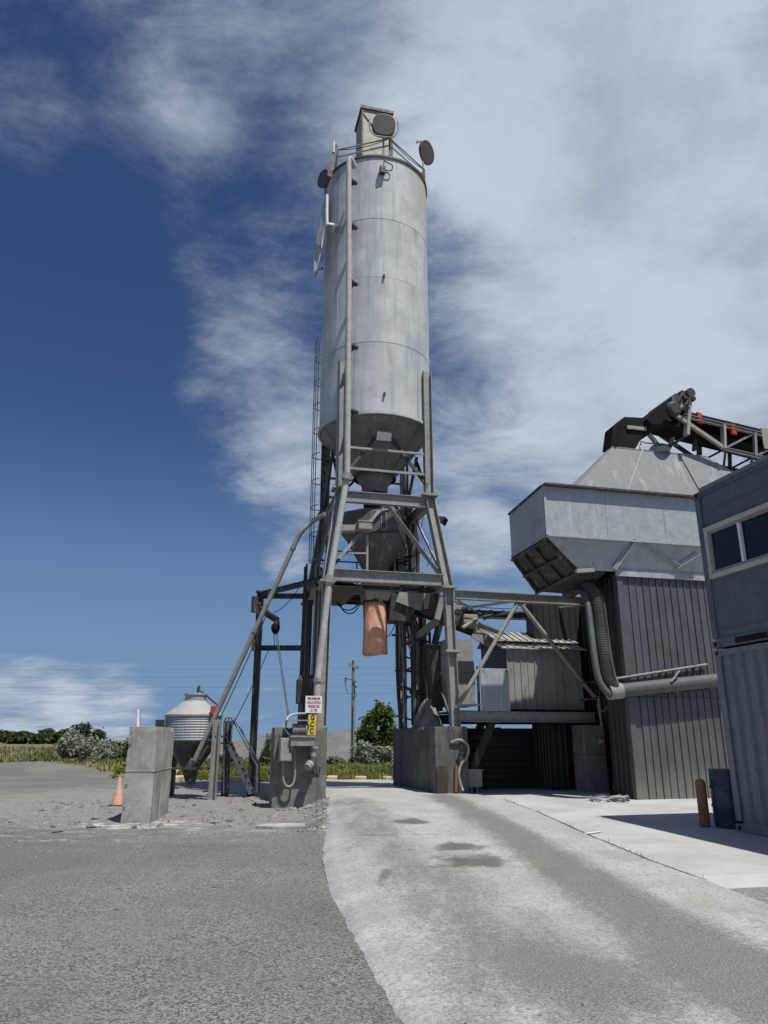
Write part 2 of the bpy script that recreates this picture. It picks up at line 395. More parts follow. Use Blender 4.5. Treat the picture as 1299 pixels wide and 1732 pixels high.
M['barrel'] = plain('blue_plastic', (.022,.034,.062), .45, 0, .25)
M['wood'] = plain('wood', (.30,.19,.09), .8, 0, .25)
M['polewood'] = plain('pole_wood', (.20,.18,.155), .85, 0, .25)
M['conc'] = mk_concrete('concrete_pale', (.40,.385,.35), .6)
M['zinc'] = steel('dull_zinc', (.26,.275,.285), .75, .1, .10, .35, .22, stain=.45)
M['dullwhite'] = steel('dusty_white', (.37,.37,.355), .6, .05, .08, .4, .15)
M['concd'] = mk_concrete('concrete_grey', (.205,.20,.185), .55)
M['concr'] = mk_concrete('concrete_dark', (.13,.128,.122), .5, True, .0)
M['block'] = mk_concrete('barrier_paint', (.60,.50,.33), .3, False)
M['cone_o'] = plain('cone_plastic', (.68,.36,.27), .6, 0, .2)
M['glass'] = plain('window_glass', (.012,.016,.024), .06, 0, .1, 0, 3, 1.0)
M['lamp'] = plain('lamp_glass', (.62,.62,.58), .3, 0, .1, 0)

def mk_glass():
    k = NT('window_glass'); t = k.N.new('ShaderNodeBsdfTransparent'); t.inputs[0].default_value = (.62,.68,.72,1)
    g = k.N.new('ShaderNodeBsdfGlossy'); g.inputs['Roughness'].default_value = .02
    f = k.N.new('ShaderNodeFresnel'); f.inputs[0].default_value = 1.5
    mx = k.N.new('ShaderNodeMixShader'); k.L.new(f.outputs[0], mx.inputs[0]); k.L.new(t.outputs[0], mx.inputs[1]); k.L.new(g.outputs[0], mx.inputs[2])
    k.L.new(mx.outputs[0], k.N['Material Output'].inputs[0]); return k.m
M['glass'] = mk_glass()
def mk_clad(name, col, dirt=True):
    k = NT(name)
    a = k.noise(1.5, 6, .6); st = k.noise(7, 6, .65, sc=(1,1,.06)); f = k.noise(40, 4, .7)
    c = k.mix(k.ramp(a, .3, .7), tuple(x*.8 for x in col), tuple(x*1.15 for x in col))
    c = k.mix(k.ramp(st, .5, .75, 0, .5), c, tuple(x*.62 for x in col))
    oi = k.N.new('ShaderNodeObjectInfo'); c = k.mix(k.ramp(oi.outputs['Random'], 0, 1, 0, .35, False), c, tuple(x*1.5 for x in col))
    c = k.mix(k.ramp(k.noise(9, 7, .75, sc=(1,1,.35), off=(3,3,3)), .57, .68, 0, .6), c, tuple(x*1.7 for x in col))
    if dirt:
        sp = k.N.new('ShaderNodeSeparateXYZ'); k.L.new(k.geo.outputs['Position'], sp.inputs[0])
        z = k.math('ADD', sp.outputs[2], k.math('MULTIPLY', k.noise(5, 6, .7, sc=(1,1,.2), off=(1,1,6)), -1.5))
        c = k.mix(k.ramp(z, .45, -.6, 0, .8), c, (.22,.20,.165))
    k.bump(f, .1, .01)
    return k.done(c, .5, .2)
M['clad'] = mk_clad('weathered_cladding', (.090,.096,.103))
def mk_shed():
    k = NT('shed_cladding')
    st = k.noise(5.5, 7, .7, sc=(1,1,.16)); a = k.noise(2, 5, .6)
    c = k.mix(k.ramp(a, .3, .7), (.26,.26,.25), (.35,.35,.335))
    c = k.mix(k.ramp(st, .54, .66, 0, .8), c, (.12,.12,.115))
    oi = k.N.new('ShaderNodeObjectInfo'); c = k.mix(k.ramp(oi.outputs['Random'], 0, 1, 0, .4, False), c, (.22,.22,.2))
    k.bump(k.noise(30, 4), .1, .01)
    return k.done(c, .65, .1)
M['shed'] = mk_shed()
M['shedroof'] = steel('shed_roof', (.36,.355,.325), .6, .1, .12, .3, .3)
M['shadeclad'] = mk_clad('shaded_cladding', (.034,.034,.036), False)  # cladding copy darkened to hold the deep shade under bin and bridge

def leafmat(name, c1, c2, tr=.25):
    k = NT(name); n = k.geo.outputs['Random Per Island']
    c = k.mix(n, c1, c2); k.done(c, .6, 0, .3)
    t = k.N.new('ShaderNodeBsdfTranslucent'); k.L.new(c, t.inputs[0])
    ms = k.N.new('ShaderNodeMixShader'); ms.inputs[0].default_value = tr
    k.L.new(k.b.outputs[0], ms.inputs[1]); k.L.new(t.outputs[0], ms.inputs[2])
    k.L.new(ms.outputs[0], k.N['Material Output'].inputs[0]); return k.m
M['leaf'] = leafmat('green_leaf', (.05,.10,.02), (.13,.19,.05), .35)
M['silver'] = leafmat('silver_leaf', (.17,.20,.14), (.35,.38,.29))
M['dleaf'] = leafmat('dark_leaf', (.03,.055,.018), (.07,.10,.035))
M['grass'] = leafmat('grass_blade', (.07,.10,.022), (.15,.17,.045), .35)
M['weed'] = leafmat('yellow_weed', (.12,.17,.03), (.27,.26,.04), .35)
M['dry'] = leafmat('dry_grass', (.13,.115,.07), (.21,.18,.11), .3)
M['bark'] = plain('bark', (.09,.07,.05), .9, 0, .3)

def agg_height(k):
    v = k.voro(55); w = k.voro(24); return k.math('ADD', v, k.math('MULTIPLY', w, .8))
def mk_ground():
    k = NT('lot_surface')
    big = k.noise(.22, 5, .6); mid = k.noise(1.3, 6, .62); sp1 = k.noise(70, 3, .75); sp2 = k.noise(95, 2, .8, off=(3,3,0))
    chip = k.voro(66, 'F1', 'Color')
    cs = k.N.new('ShaderNodeSeparateColor'); k.L.new(chip, cs.inputs[0])
    asp = k.mix(k.ramp(cs.outputs[0], .1, .9, 0, 1, False), (.042,.041,.037), (.27,.263,.242))
    asp = k.mix(k.ramp(sp2, .58, .66), asp, (.38,.37,.345))
    asp = k.mix(k.ramp(sp1, .42, .28, 0, .6), asp, (.05,.048,.045))
    asp = k.mix(k.ramp(mid, .35, .7, 0, .3), asp, (.19,.18,.165))
    asp = k.mix(k.ramp(k.noise(.5, 7, .7, off=(3,8,0)), .46, .68, 0, .45), asp, (.175,.17,.156))
    asp = k.mix(k.ramp(big, .4, .62, 0, .4), asp, (.085,.083,.077))
    d = k.math('ADD', k.attr('dust'), k.math('MULTIPLY', k.math('SUBTRACT', k.noise(.9, 9, .72, sc=(1,1.6,1)), .5), 2.6))
    d = k.math('ADD', d, k.math('MULTIPLY', k.math('SUBTRACT', k.noise(40, 3, .8), .5), 1.1))
    dcol = k.mix(k.ramp(k.noise(20, 5, .75), .35, .65), (.14,.136,.124), (.30,.292,.27))
    c = k.mix(k.ramp(d, .35, .85), asp, dcol)
    w = k.math('ADD', k.attr('white'), k.math('MULTIPLY', k.math('SUBTRACT', k.noise(1.5, 10, .76, sc=(1,2.0,1), off=(4,0,0)), .5), 3.4))
    w = k.math('ADD', w, k.math('MULTIPLY', k.math('SUBTRACT', k.noise(48, 3, .8, off=(1,1,0)), .5), .9))
    c = k.mix(k.ramp(w, .50, .90, 0, .85), c, (.50,.49,.465))
    g = k.math('ADD', k.attr('grass'), k.math('MULTIPLY', k.math('SUBTRACT', k.noise(.5, 7, .7), .5), .9))
    gcol = k.mix(k.ramp(k.noise(.35, 6, .65, off=(9,0,0)), .4, .62), (.15,.14,.055), (.20,.17,.105))
    gcol = k.mix(k.ramp(k.noise(2.5, 5, .7), .5, .7, 0, .7), gcol, (.09,.105,.035))
    c = k.mix(k.ramp(g, .4, .6), c, gcol)
    k.bump(k.math('ADD', k.voro(66), k.math('MULTIPLY', k.noise(12, 4, .6), .3)), .28, .012)
    return k.done(c, .92, 0, .2)
M['ground'] = mk_ground()
def mk_lane():
    k = NT('lane_concrete')
    mid = k.noise(1.1, 7, .65); f = k.noise(26, 5, .72); sp2 = k.noise(74, 2, .8)
    c = k.mix(k.ramp(mid, .3, .7), (.34,.34,.325), (.47,.47,.45))
    c = k.mix(k.ramp(f, .46, .62, 0, .7), c, (.22,.22,.208))
    c = k.mix(k.ramp(k.noise(85, 2, .8, off=(7,0,0)), .60, .68, 0, .8), c, (.13,.13,.125))
    t = k.math('ADD', k.attr('track'), k.math('ADD', k.math('MULTIPLY', k.math('SUBTRACT', k.noise(1.9, 9, .72, sc=(1.5,.38,1)), .5), 1.5), k.math('MULTIPLY', k.math('SUBTRACT', k.noise(.42, 4, .6, off=(1,4,0)), .5), .5)))
    ag = k.mix(k.ramp(sp2, .42, .60), (.075,.075,.071), (.36,.36,.34))
    ag = k.mix(k.ramp(k.voro(38), .1, .4, 0, .5), (.13,.13,.125), ag)
    t = k.math('ADD', t, k.math('ADD', k.math('MULTIPLY', k.math('SUBTRACT', k.noise(44, 3, .8, off=(2,2,0)), .5), 1.5), k.math('MULTIPLY', k.math('SUBTRACT', k.noise(11, 5, .75), .5), .9)))
    c = k.mix(k.ramp(t, .22, .95, 0, .9), c, ag)
    y = k.math('ADD', k.attr('yellow'), k.math('MULTIPLY', k.math('SUBTRACT', mid, .5), .8))
    c = k.mix(k.ramp(y, .3, 1.0, 0, .6), c, (.40,.35,.24))
    wv = k.math('ADD', k.attr('wet'), k.math('MULTIPLY', k.math('SUBTRACT', k.noise(1.7, 8, .7), .5), 2.0))
    wet = k.ramp(wv, .42, .85, 0, .88)
    c = k.mix(wet, c, (.115,.108,.088))
    s = k.math('ADD', k.attr('scuff'), k.math('MULTIPLY', k.math('SUBTRACT', k.noise(5, 7, .75), .5), 1.6))
    c = k.mix(k.ramp(s, .7, 1.0, 0, .8), c, (.13,.13,.125))
    k.bump(k.math('ADD', k.math('MULTIPLY', k.math('ADD', k.voro(38), sp2), k.ramp(t, .1, .8, .25, 1)), k.math('MULTIPLY', f, .3)), .45, .02)
    return k.done(c, k.ramp(wet, 0, 1, .9, .5), 0, .25)
M['lane'] = mk_lane()
def mk_slab():
    k = NT('slab_concrete')
    mid = k.noise(.8, 7, .65); f = k.noise(22, 5, .7)
    c = k.mix(k.ramp(mid, .3, .7), (.36,.355,.34), (.47,.465,.45))
    c = k.mix(k.ramp(f, .52, .75, 0, .4), c, (.34,.335,.32))
    c = k.mix(k.ramp(k.noise(2.0, 8, .7, sc=(1,2.5,1), off=(6,0,0)), .58, .74, 0, .4), c, (.28,.275,.26))
    k.bump(f, .25, .012)
    return k.done(c, .9, 0, .25)
M['slab'] = mk_slab()
M['dirt'] = plain('joint_dirt', (.05,.048,.042), .95, 0, .4, .3, 20)
M['stone'] = plain('loose_stone', (.19,.185,.172), .9, 0, .45, .2, 5)
M['gravelpile'] = plain('gravel_heap', (.15,.145,.14), .95, 0, .25, .5, 3)

# ------------------------------------------------------------------ ground, lane, slab
def lane_z(Y): return .05 + .20*ss(5, 19.5, Y) - .06*ss(23, 28, Y)
def slab_z(Y): return lane_z(Y) - .03
def glane(px, py):
    z = .1
    for _ in range(6):
        p = wz(px, py, z); z = lane_z(p.y)
    return p
def interp(tab, y):
    if y <= tab[0][0]: a, b = tab[0], tab[1]
    elif y >= tab[-1][0]: a, b = tab[-2], tab[-1]
    else:
        for a, b in zip(tab, tab[1:]):
            if a[0] <= y <= b[0]: break
    return a[1] + (b[1]-a[1])*(y-a[0])/(b[0]-a[0])
LE = [(p.y, p.x) for p in (glane(*q) for q in ((760,1800),(700,1710),(655,1640),(610,1560),(577,1490),(562,1445),(560,1400),(556,1360)))]
p = P2W((-1.66,-2.3,0)); q = P2W((-1.66,3.0,0)); LE += [(p.y,p.x),(q.y,q.x)]
LE = [LE[0]] + [b for a, b in zip(LE, LE[1:]) if b[0] > a[0]]
RE = [(p.y, p.x) for p in (glane(*q) for q in ((1420,1592),(1299,1530),(1192,1488),(1090,1452),(985,1408),(900,1370),(842,1349)))]
p = P2W((2.0,-1.6,0)); q = P2W((2.0,3.0,0)); RE += [(p.y,p.x),(q.y,q.x)]
RE = [RE[0]] + [b for a, b in zip(RE, RE[1:]) if b[0] > a[0]]
def nz(x, y, s=1.0, seed=0):
    from mathutils import noise
    return noise.noise(Vector((x*s+seed*7.3, y*s-seed*3.1, seed*1.7)))
def fbm(x, y, s=1.0, seed=0):
    return nz(x,y,s,seed)*.55 + nz(x,y,s*2.1,seed+1)*.28 + nz(x,y,s*4.3,seed+2)*.17
def left_edge(Y): return interp(LE, Y) + .025*fbm(0, Y, 1.6, 3) + .035*fbm(3, Y, 7, 5)
def right_edge(Y): return interp(RE, Y) + .03*fbm(9, Y, 1.6, 3)

def polydist(pts, x, y):
    best = 1e9
    for a, b in zip(pts, pts[1:]):
        dx, dy = b[0]-a[0], b[1]-a[1]; t = ((x-a[0])*dx + (y-a[1])*dy)/(dx*dx+dy*dy+1e-9); t = min(1, max(0, t))
        best = min(best, math.hypot(x-a[0]-dx*t, y-a[1]-dy*t))
    return best
def L2(pts): return [(p.x, p.y) for p in (glane(*q) for q in pts)]
T_R = L2(((745,1345),(850,1400),(960,1470),(1100,1555),(1299,1665),(1420,1735)))
T_L = L2(((590,1352),(640,1420),(740,1505),(800,1590),(860,1680),(900,1760)))
WETS = [(glane(*c), rx, ry) for c, rx, ry in (((700,1389),.42,.55),((775,1431),.42,.52),((797,1457),.66,.62))]
def setattr_(o, name, vals):
    a = o.data.attributes.new(name, 'FLOAT', 'POINT'); a.data.foreach_set('value', vals)

def build_lane():
    mb = MB(); ys = []; y = 2.0
    while y < 29: ys.append(y); y += .085 if y < 24 else .3
    NX = 74; tr, wt, yl, sc = [], [], [], []
    PD = glane(1000,1660); P_s1 = glane(600,1470); P_s2 = glane(648,1490)
    for Y in ys:
        a, b = left_edge(Y), right_edge(Y); zc = lane_z(Y)
        row = [(a-.12, -.12, 0)] + [(a + (b-a)*i/NX, None, 0) for i in range(NX+1)] + [(b+.06, -.1, 0)]
        for X, dz, _ in row:
            e = min(X-a, b-X)
            z = zc + (dz if dz is not None else -.05*(1-ss(0, .35, X-a)) + .010*fbm(X, Y, .9, 4))
            mb.v.append(Vector((X, Y, z)))
            dr, dl = polydist(T_R, X, Y), polydist(T_L, X, Y)
            near = ss(9.0, 5.5, Y)
            tr.append(min(1.2, .95*(1-ss(.10, .70, dr)) + .55*(1-ss(.15, 1.05, dl)) + (.20*near + .55*(1-ss(.3,1.6,math.hypot((X-PD.x)/1.3,(Y-PD.y)/.8))))*ss(.3, 1.6, X-a) + .12*ss(17, 10, Y)*ss(.2, 1.0, X-a)))
            w = 0; yv = 0
            for c, rx, ry in WETS:
                q = math.hypot((X-c.x)/rx, (Y-c.y)/ry); w = max(w, max(0, 1.15-.72*q)); yv = max(yv, 1-ss(.6, 2.6, q))
            yv = max(yv, .6*(1-ss(.3, 1.2, math.hypot((X-glane(1000,1452).x)/.9, (Y-glane(1000,1452).y)/.6))))
            wt.append(w); yl.append(yv*.45)
            sc.append(.62*(1-ss(.1,.8,math.hypot((X-P_s1.x)/1.0,(Y-P_s1.y)/1.9))) + .7*(1-ss(.02,.16,abs(X-P_s2.x-.1*(Y-P_s2.y))))*(1-ss(.5,1.0,abs(Y-P_s2.y))))
    n = NX+3
    for j in range(len(ys)-1):
        for i in range(n-1): mb.f.append((j*n+i, j*n+i+1, (j+1)*n+i+1, (j+1)*n+i))
    o = setting('drive_lane', mb, M['lane'], smooth=True)
    for k, v in (('track',tr),('wet',wt),('yellow',yl),('scuff',sc)): setattr_(o, k, v)
build_lane()

def build_slab():
    mb = MB(); ys = [9.2 + .34*i for i in range(50)]; NX = 26
    for Y in ys:
        a = right_edge(max(Y,8.9)) - .25; b = 15.0
        for i in range(NX+1):
            X = a + (b-a)*i/NX; yy = Y + (.45*ss(0, 3, X-a)*ss(12,9,Y) + .05*fbm(X,Y,3,8)*ss(11,9.2,Y))
            mb.v.append(Vector((X, yy, slab_z(yy) - (.14 if Y < 9.3 else 0))))
    n = NX+1
    for j in range(len(ys)-1):
        for i in range(NX): mb.f.append((j*n+i, j*n+i+1, (j+1)*n+i+1, (j+1)*n+i))
    setting('concrete_slab', mb, M['slab'])
    mb = MB(); n = 120                               # dirt-filled joint between lane and slab
    for i in range(n+1):
        Y = 9.3 + 9.6*i/n; w = .012 + .03*max(0, fbm(2, Y, 1.4, 3)+.3) + .015*abs(fbm(5, Y, 6, 2)); x = right_edge(Y) + .075
        mb.v += [Vector((x-.02, Y, lane_z(Y)-.024)), Vector((x+w, Y, slab_z(Y)+.005))]
    for i in range(n): mb.f.append((2*i, 2*i+1, 2*i+3, 2*i+2))
    p0, p1 = glane(575,1414), glane(745,1411); n = 40          # transverse crack in the lane
    b0 = len(mb.v)
    for i in range(n+1):
        u = i/n; X, Y = p0.x+(p1.x-p0.x)*u, p0.y+(p1.y-p0.y)*u+.06*fbm(u*5,1,1,3); w = .006+.012*abs(fbm(u*9,2,1,5))
        z = lane_z(Y) - .05*(1-ss(0,.35,X-left_edge(Y))) + .010*fbm(X,Y,.9,4) + .005
        mb.v += [Vector((X, Y-w, z)), Vector((X, Y+w, z))]
    for i in range(n): mb.f.append((b0+2*i, b0+2*i+2, b0+2*i+3, b0+2*i+1))
    setting('joint_dirt', mb, M['dirt'])
    a, b = wz(986,1410.5,slab_z(13.6)+.006), wz(1018,1406.5,slab_z(13.8)+.006)
    mb = MB(); mb.add([a, b, b+Vector((-.01,.07,0)), a+Vector((-.01,.07,0))], [(0,1,2,3)])
    setting('painted_dash', mb, M['white'])
build_slab()

def ground_z(X, Y):
    z = -.03 + .025*fbm(X, Y, .35, 7)*ss(8, 16, Y)
    z += -1.0*ss(44, 80, Y) + .35*fbm(X, Y, .06, 2)*ss(50, 90, Y)
    # crumbled bank beside the lane, lumps round the left pier
    d = left_edge(min(max(Y,2.2),28)) - X
    if 2 < Y < 27.5 and -.2 < d < 2.2:
        bank = (lane_z(Y)-.05)*(1-ss(.05, .75+.5*fbm(X,Y,.8,9), d))
        z = max(z, bank*ss(9, 15, Y) - .03)
    rough = ss(10, 18, Y)*(1-ss(28, 34, Y))*ss(9.5, 6.5, abs(X+3.0))
    z += rough*(.035*fbm(X, Y, 2.2, 11) + .02*fbm(X, Y, 7, 13))
    if d < -.05 and X < right_edge(min(max(Y,2.2),28)) + .0: z = min(z, lane_z(Y)-.13)
    if X > right_edge(min(max(Y,2.2),28)) - .3 and 9.5 < Y < 26.5: z = min(z, -.05)
    # low berm by the lot's far edge and the raised field
    z += .45*math.exp(-((Y-44-.12*X)/2.2)**2)*ss(-8,-14,X)*(1+.6*fbm(X,Y,.6,4))
    z += 1.1*ss(70,150,Y)*ss(-8,-30,X)
    return z
def axis(lo, hi, segs):
    out = []
    for a, b, st in segs:
        n = max(1, int((b-a)/st)); out += [a+(b-a)*i/n for i in range(n)]
    return out + [segs[-1][1]]
def build_ground():
    xs = axis(0, 0, [(-900,-200,50),(-200,-60,8),(-60,-22,1.2),(-22,-9,.35),(-9,1.5,.13),(1.5,14,.5),(14,60,4),(60,900,60)])
    ys = axis(0, 0, [(-60,1,6),(1,8,.3),(8,26,.13),(26,55,.6),(55,120,3),(120,400,25),(400,1500,110)])
    mb = MB(); du, wh, gr = [], [], []
    for Y in ys:
        for X in xs:
            mb.v.append(Vector((X, Y, ground_z(X, Y))))
            d = .62*ss(11.0, 16.5, Y - .25*max(0,-X-3) - 3.6*fbm(X,Y,.22,21) - 1.6*fbm(X,Y,.8,22))*ss(-16,-8,X) + .35*ss(30,22,Y)*ss(14,18,Y) - .5*ss(28,38,Y)*ss(-6,-16,X)
            d = max(d, 1.3*ss(3.2,4.0,X)*ss(13,9.8,Y))          # gravel beside the slab
            du.append(d)
            w = .42*math.exp(-((Y-15.7-.10*X-.5*fbm(X,Y,.5,1))/1.25)**2)*ss(-9.5,-5.5,X)*ss(-1.0,-2.2,X)
            w = max(w, .40*math.exp(-((Y-13.9+.30*(X+6))/1.0)**2)*ss(-10,-7,X)*ss(-2.6,-4.2,X), .30*ss(19,15.5,Y)*ss(13,15,Y)*ss(-1,-2,X)*ss(-9,-6,X))
            w = max(w, .62*(1-ss(.4, 2.0, math.hypot((X+5.0)/1.3, Y-16.0))))
            le = left_edge(min(max(Y,2.2),28)) - X
            w = max(w, .75*(1-ss(.0,.5,le))*ss(11,15,Y)) if Y < 27 else w
            wh.append(w)
            edge = 31.5 + ss(-4, -18, X)*10 + ss(-18,-30,X)*8
            gr.append(ss(edge-1.2, edge+1.2, Y))
    n = len(xs)
    for j in range(len(ys)-1):
        for i in range(n-1): mb.f.append((j*n+i, j*n+i+1, (j+1)*n+i+1, (j+1)*n+i))
    o = setting('ground', mb, M['ground'], smooth=True)
    for k, v in (('dust',du),('white',wh),('grass',gr)): setattr_(o, k, v)
build_ground()

def stones():
    mb = MB()
    def stone(x, y, z, r):
        vs = []
        for d in ((1,0,0),(0,1,0),(-1,0,0),(0,-1,0)):
            vs.append((x + r*d[0]*random.uniform(.6,1.2) + r*d[1]*random.uniform(-.3,.3), y + r*d[1]*random.uniform(.6,1.2) + r*d[0]*random.uniform(-.3,.3), z + r*random.uniform(-.1,.3)))
        vs += [(x + r*random.uniform(-.4,.4), y + r*random.uniform(-.4,.4), z + r*random.uniform(.45,.8)), (x, y, z - r*.3)]
        mb.add(vs, [(0,1,4),(1,2,4),(2,3,4),(3,0,4),(1,0,5),(2,1,5),(3,2,5),(0,3,5)])
    for _ in range(2600):     # broken rim of the lane
        Y = random.uniform(8, 21); le = left_edge(Y); d = abs(random.gauss(0, .35)) - .08
        x = le - d; stone(x, Y, max(ground_z(x, Y), lane_z(Y)-.1 if d < 0 else -1), random.choice((.008,.011,.015,.022,.045)) if Y > 14 else random.uniform(.006,.016))
    for _ in range(2200):     # rubble round the piers and the block
        x, Y = random.gauss(-4.2, 2.6), random.gauss(16.6, 2.9)
        if x > left_edge(min(max(Y,2.2),28)) - .05 or Y < 8: continue
        stone(x, Y, ground_z(x, Y), random.choice((.008,.010,.013,.016,.03)))
    for _ in range(45):
        x, Y = random.uniform(-8.5,-1.6), random.uniform(14.5,21)
        if x > left_edge(Y) - .1: continue
        stone(x, Y, ground_z(x, Y), random.uniform(.05,.13))
    for px, py, n_, sp in ((135,1357,18,.28),(175,1353,18,.3),(300,1362,12,.3),(420,1392,12,.5),(8,1388,8,.4)):
        p0 = wz(px, py, 0)
        for _ in range(n_):
            x, Y = random.gauss(p0.x, sp*1.6), random.gauss(p0.y, sp*.5); stone(x, Y, ground_z(x, Y), random.choice((.03,.04,.06,.09)))
    for _ in range(35):
        c = P2W((-2.4, -2.7, 0)); x, Y = random.gauss(c.x+.3,.5), random.gauss(c.y,.3)
        if x < left_edge(Y): stone(x, Y, ground_z(x, Y), random.uniform(.04,.1))
    for _ in range(1500):     # grit on the lot and the lane
        Y = 4.5 + 12*random.random()**1.6; x = random.uniform(-.6,.6)*Y
        le, re = left_edge(Y), right_edge(Y)
        z = lane_z(Y) if le+.2 < x < re else (slab_z(Y) if x >= re and Y > 9.3 else ground_z(x, Y))
        stone(x, Y, z, random.uniform(.004,.011))
    setting('rubble', mb, M['stone'], 'stuff')
stones()

p = wz(482, 1396, .02)
mb = MB(); pts = [(-.55,-.12),(-.2,-.3),(.3,-.26),(.62,-.05),(.45,.2),(.0,.3),(-.42,.18)]
mb.extrude([(p.x+a, p.y+b, ground_z(p.x,p.y)-.03) for a, b in pts], (0,0,.085))
M['frag'] = mk_concrete('slab_fragment', (.40,.39,.37), .3, False)
solo('slab_fragment', mb, M['frag'], 'flat pale broken concrete piece lying in the gravel before the sign pier', 'concrete piece', (p.x,p.y,0), frame='W', bevel=.015)
# ------------------------------------------------------------------ concrete piers
def pier(label, m, x0, x1, y0, y1, z0, z1, joint=None, group='concrete piers under the silo tower'):
    t = thing('concrete_pier', label, 'pier', ((x0+x1)/2, (y0+y1)/2, z0), group)
    mb = MB()
    if joint is None: chipbox(mb, lambda i,j,k: Vector((x1 if i else x0, y1 if j else y0, z1 if k else z0)))
    else:
        mb.box(x0,x1,y0,y1,z0,joint-.012); mb.box(x0+.012,x1-.012,y0+.012,y1-.012,joint-.013,joint+.013); mb.box(x0,x1,y0,y1,joint+.012,z1)
    part('body', mb, m, t, bevel=0 if joint is None else .022); return t
LP = pier('grey concrete pier carrying the control box and the yellow letter sign', M['concd'], -3.12, -1.76, -2.30, -1.55, -.3, 1.90)
pier('concrete pier hidden behind the sign pier under the rear leg', M['concd'], -2.45, -1.72, 1.3, 2.25, -.3, 1.90)
RP = pier('long dark concrete wall pier with a hose on its rusty end', M['concr'], 1.13, 2.06, -2.30, 2.12, -.1, 1.93)
pier('slim concrete pier under the platform end beside the shovel', M['concd'], 5.42, 6.06, -2.45, -1.75, 0, 1.98, 1.2)

def front_block():
    o = Vector((-5.36, 16.2, -.25)); a = Vector((math.cos(R(3)), math.sin(R(3)), 0)); b = Vector((-.10, .995, 0))
    t = thing('concrete_block', 'free-standing pale concrete block wall on the lot beside the traffic cone', 'block', o, None, 'W')
    def q(i, j, z, e=0): return o + a*(i*.60 + (e if i == 0 else -e)) + b*(j*2.1 + (e if j == 0 else -e)) + Vector((0,0,z+.25))
    def seg(mb, z0, z1, e=0): mb.hexa([q(0,0,z0,e),q(1,0,z0,e),q(1,1,z0,e),q(0,1,z0,e),q(0,0,z1,e),q(1,0,z1,e),q(1,1,z1,e),q(0,1,z1,e)])
    mb = MB(); chipbox(mb, lambda i,j,k: q(i,j,1.86 if k else -.25), .085, .012, .08); seg(mb, .958, .974, -.007); part('form_ridge', mb.__class__().add(mb.v[-8:], [(3,2,1,0),(4,5,6,7),(0,1,5,4),(1,2,6,5),(2,3,7,6),(3,0,4,7)]), M['conc'], t); mb.v = mb.v[:-8]; mb.f = mb.f[:-6]
    part('body', mb, M['conc'], t)
front_block()

# ------------------------------------------------------------------ silo
def silo():
    t = thing('cement_silo', 'tall grey cylindrical cement silo with a cone bottom on a steel frame', 'silo', (0,0,9.2))
    r = 1.83; zs = [11.18, 13.57, 15.95, 18.20, 20.75]
    for i in range(4):
        rr = r + (.006 if i % 2 else 0); z0, z1 = zs[i], zs[i+1]
        part('shell_course', MB().lathe(0,0,[(rr-.012,z0),(rr,z0+.009),(rr,z1-.009),(rr-.012,z1)],72), M['silo'], t, True)
    part('top_rim', MB().lathe(0,0,[(r-.05,20.70),(r+.05,20.70),(r+.05,20.78),(r-.05,20.80)],72), M['dframe'], t, True)
    part('roof', MB().lathe(0,0,[(r-.02,20.74),(.6,21.05),(.0,21.1)],48), M['silo'], t, True)
    part('bottom_ring', MB().lathe(0,0,[(r-.02,11.10),(r+.05,11.10),(r+.05,11.19),(r-.02,11.20)],72), M['silo'], t, True)
    cone = part('cone', MB().lathe(0,0,[(r-.01,11.15),(.62,9.68),(.42,9.35),(.42,9.1)],40), M['cone'], t, True)
    sm = MB()
    for k in range(12):
        a = 2*math.pi*k/12+.2; f = lambda rr, z: Vector((rr*math.cos(a), rr*math.sin(a), z))
        sm.beam(f(r-.03,11.11), f(.64,9.68), .04, .03, up=f(1,0))
    part('weld_seam', sm, M['cone'], cone)
    part('cone_collar', MB().lathe(0,0,[(.66,9.60),(.70,9.60),(.70,9.70),(.64,9.72)],32), M['dframe'], t, True)
    part('valve', MB().box(-.3,.3,-.3,.3,8.75,9.12).tube([(-.5,0,8.95),(.5,0,8.95)],.09), M['dframe'], t)
    for px, py in ((649,468),(650,667)):
        p = qy(px, py, -1.84); part('lug', MB().beam(p+Vector((0,-.02,-.05)), p+Vector((0,-.02,.05)), .1, .06), M['dframe'], t)
    # small junction box with its looped conduit near the rim
    p = qy(646, 290, -1.86); jb = part('junction_box', MB().box(p.x-.1,p.x+.1,p.y-.16,p.y,p.z-.16,p.z+.12), M['dframe'], t, bevel=.01)
    part('conduit', MB().tube(arc([p+Vector((.1,-.1,0)), p+Vector((.3,-.1,.02)), p+Vector((.33,-.1,.25)), p+Vector((.12,-.08,.36)), p+Vector((.1,0,.55))]), .02, 6), M['dframe'], jb, True)
    for a in (200, 236, 305):
        c = Vector((math.cos(R(a))*1.838, math.sin(R(a))*1.838, 0)); n = c.normalized()
        sm = MB()
        for i in range(4):
            da = R(14*(i % 2)); q = Vector((math.cos(R(a)+da)*1.836, math.sin(R(a)+da)*1.836, 0))
            sm.beam(q+Vector((0,0,zs[i]+.05)), q+Vector((0,0,zs[i+1]-.05)), .012, .006, up=n)
        part('vertical_weld', sm, M['silo'], t)
    return t
silo()

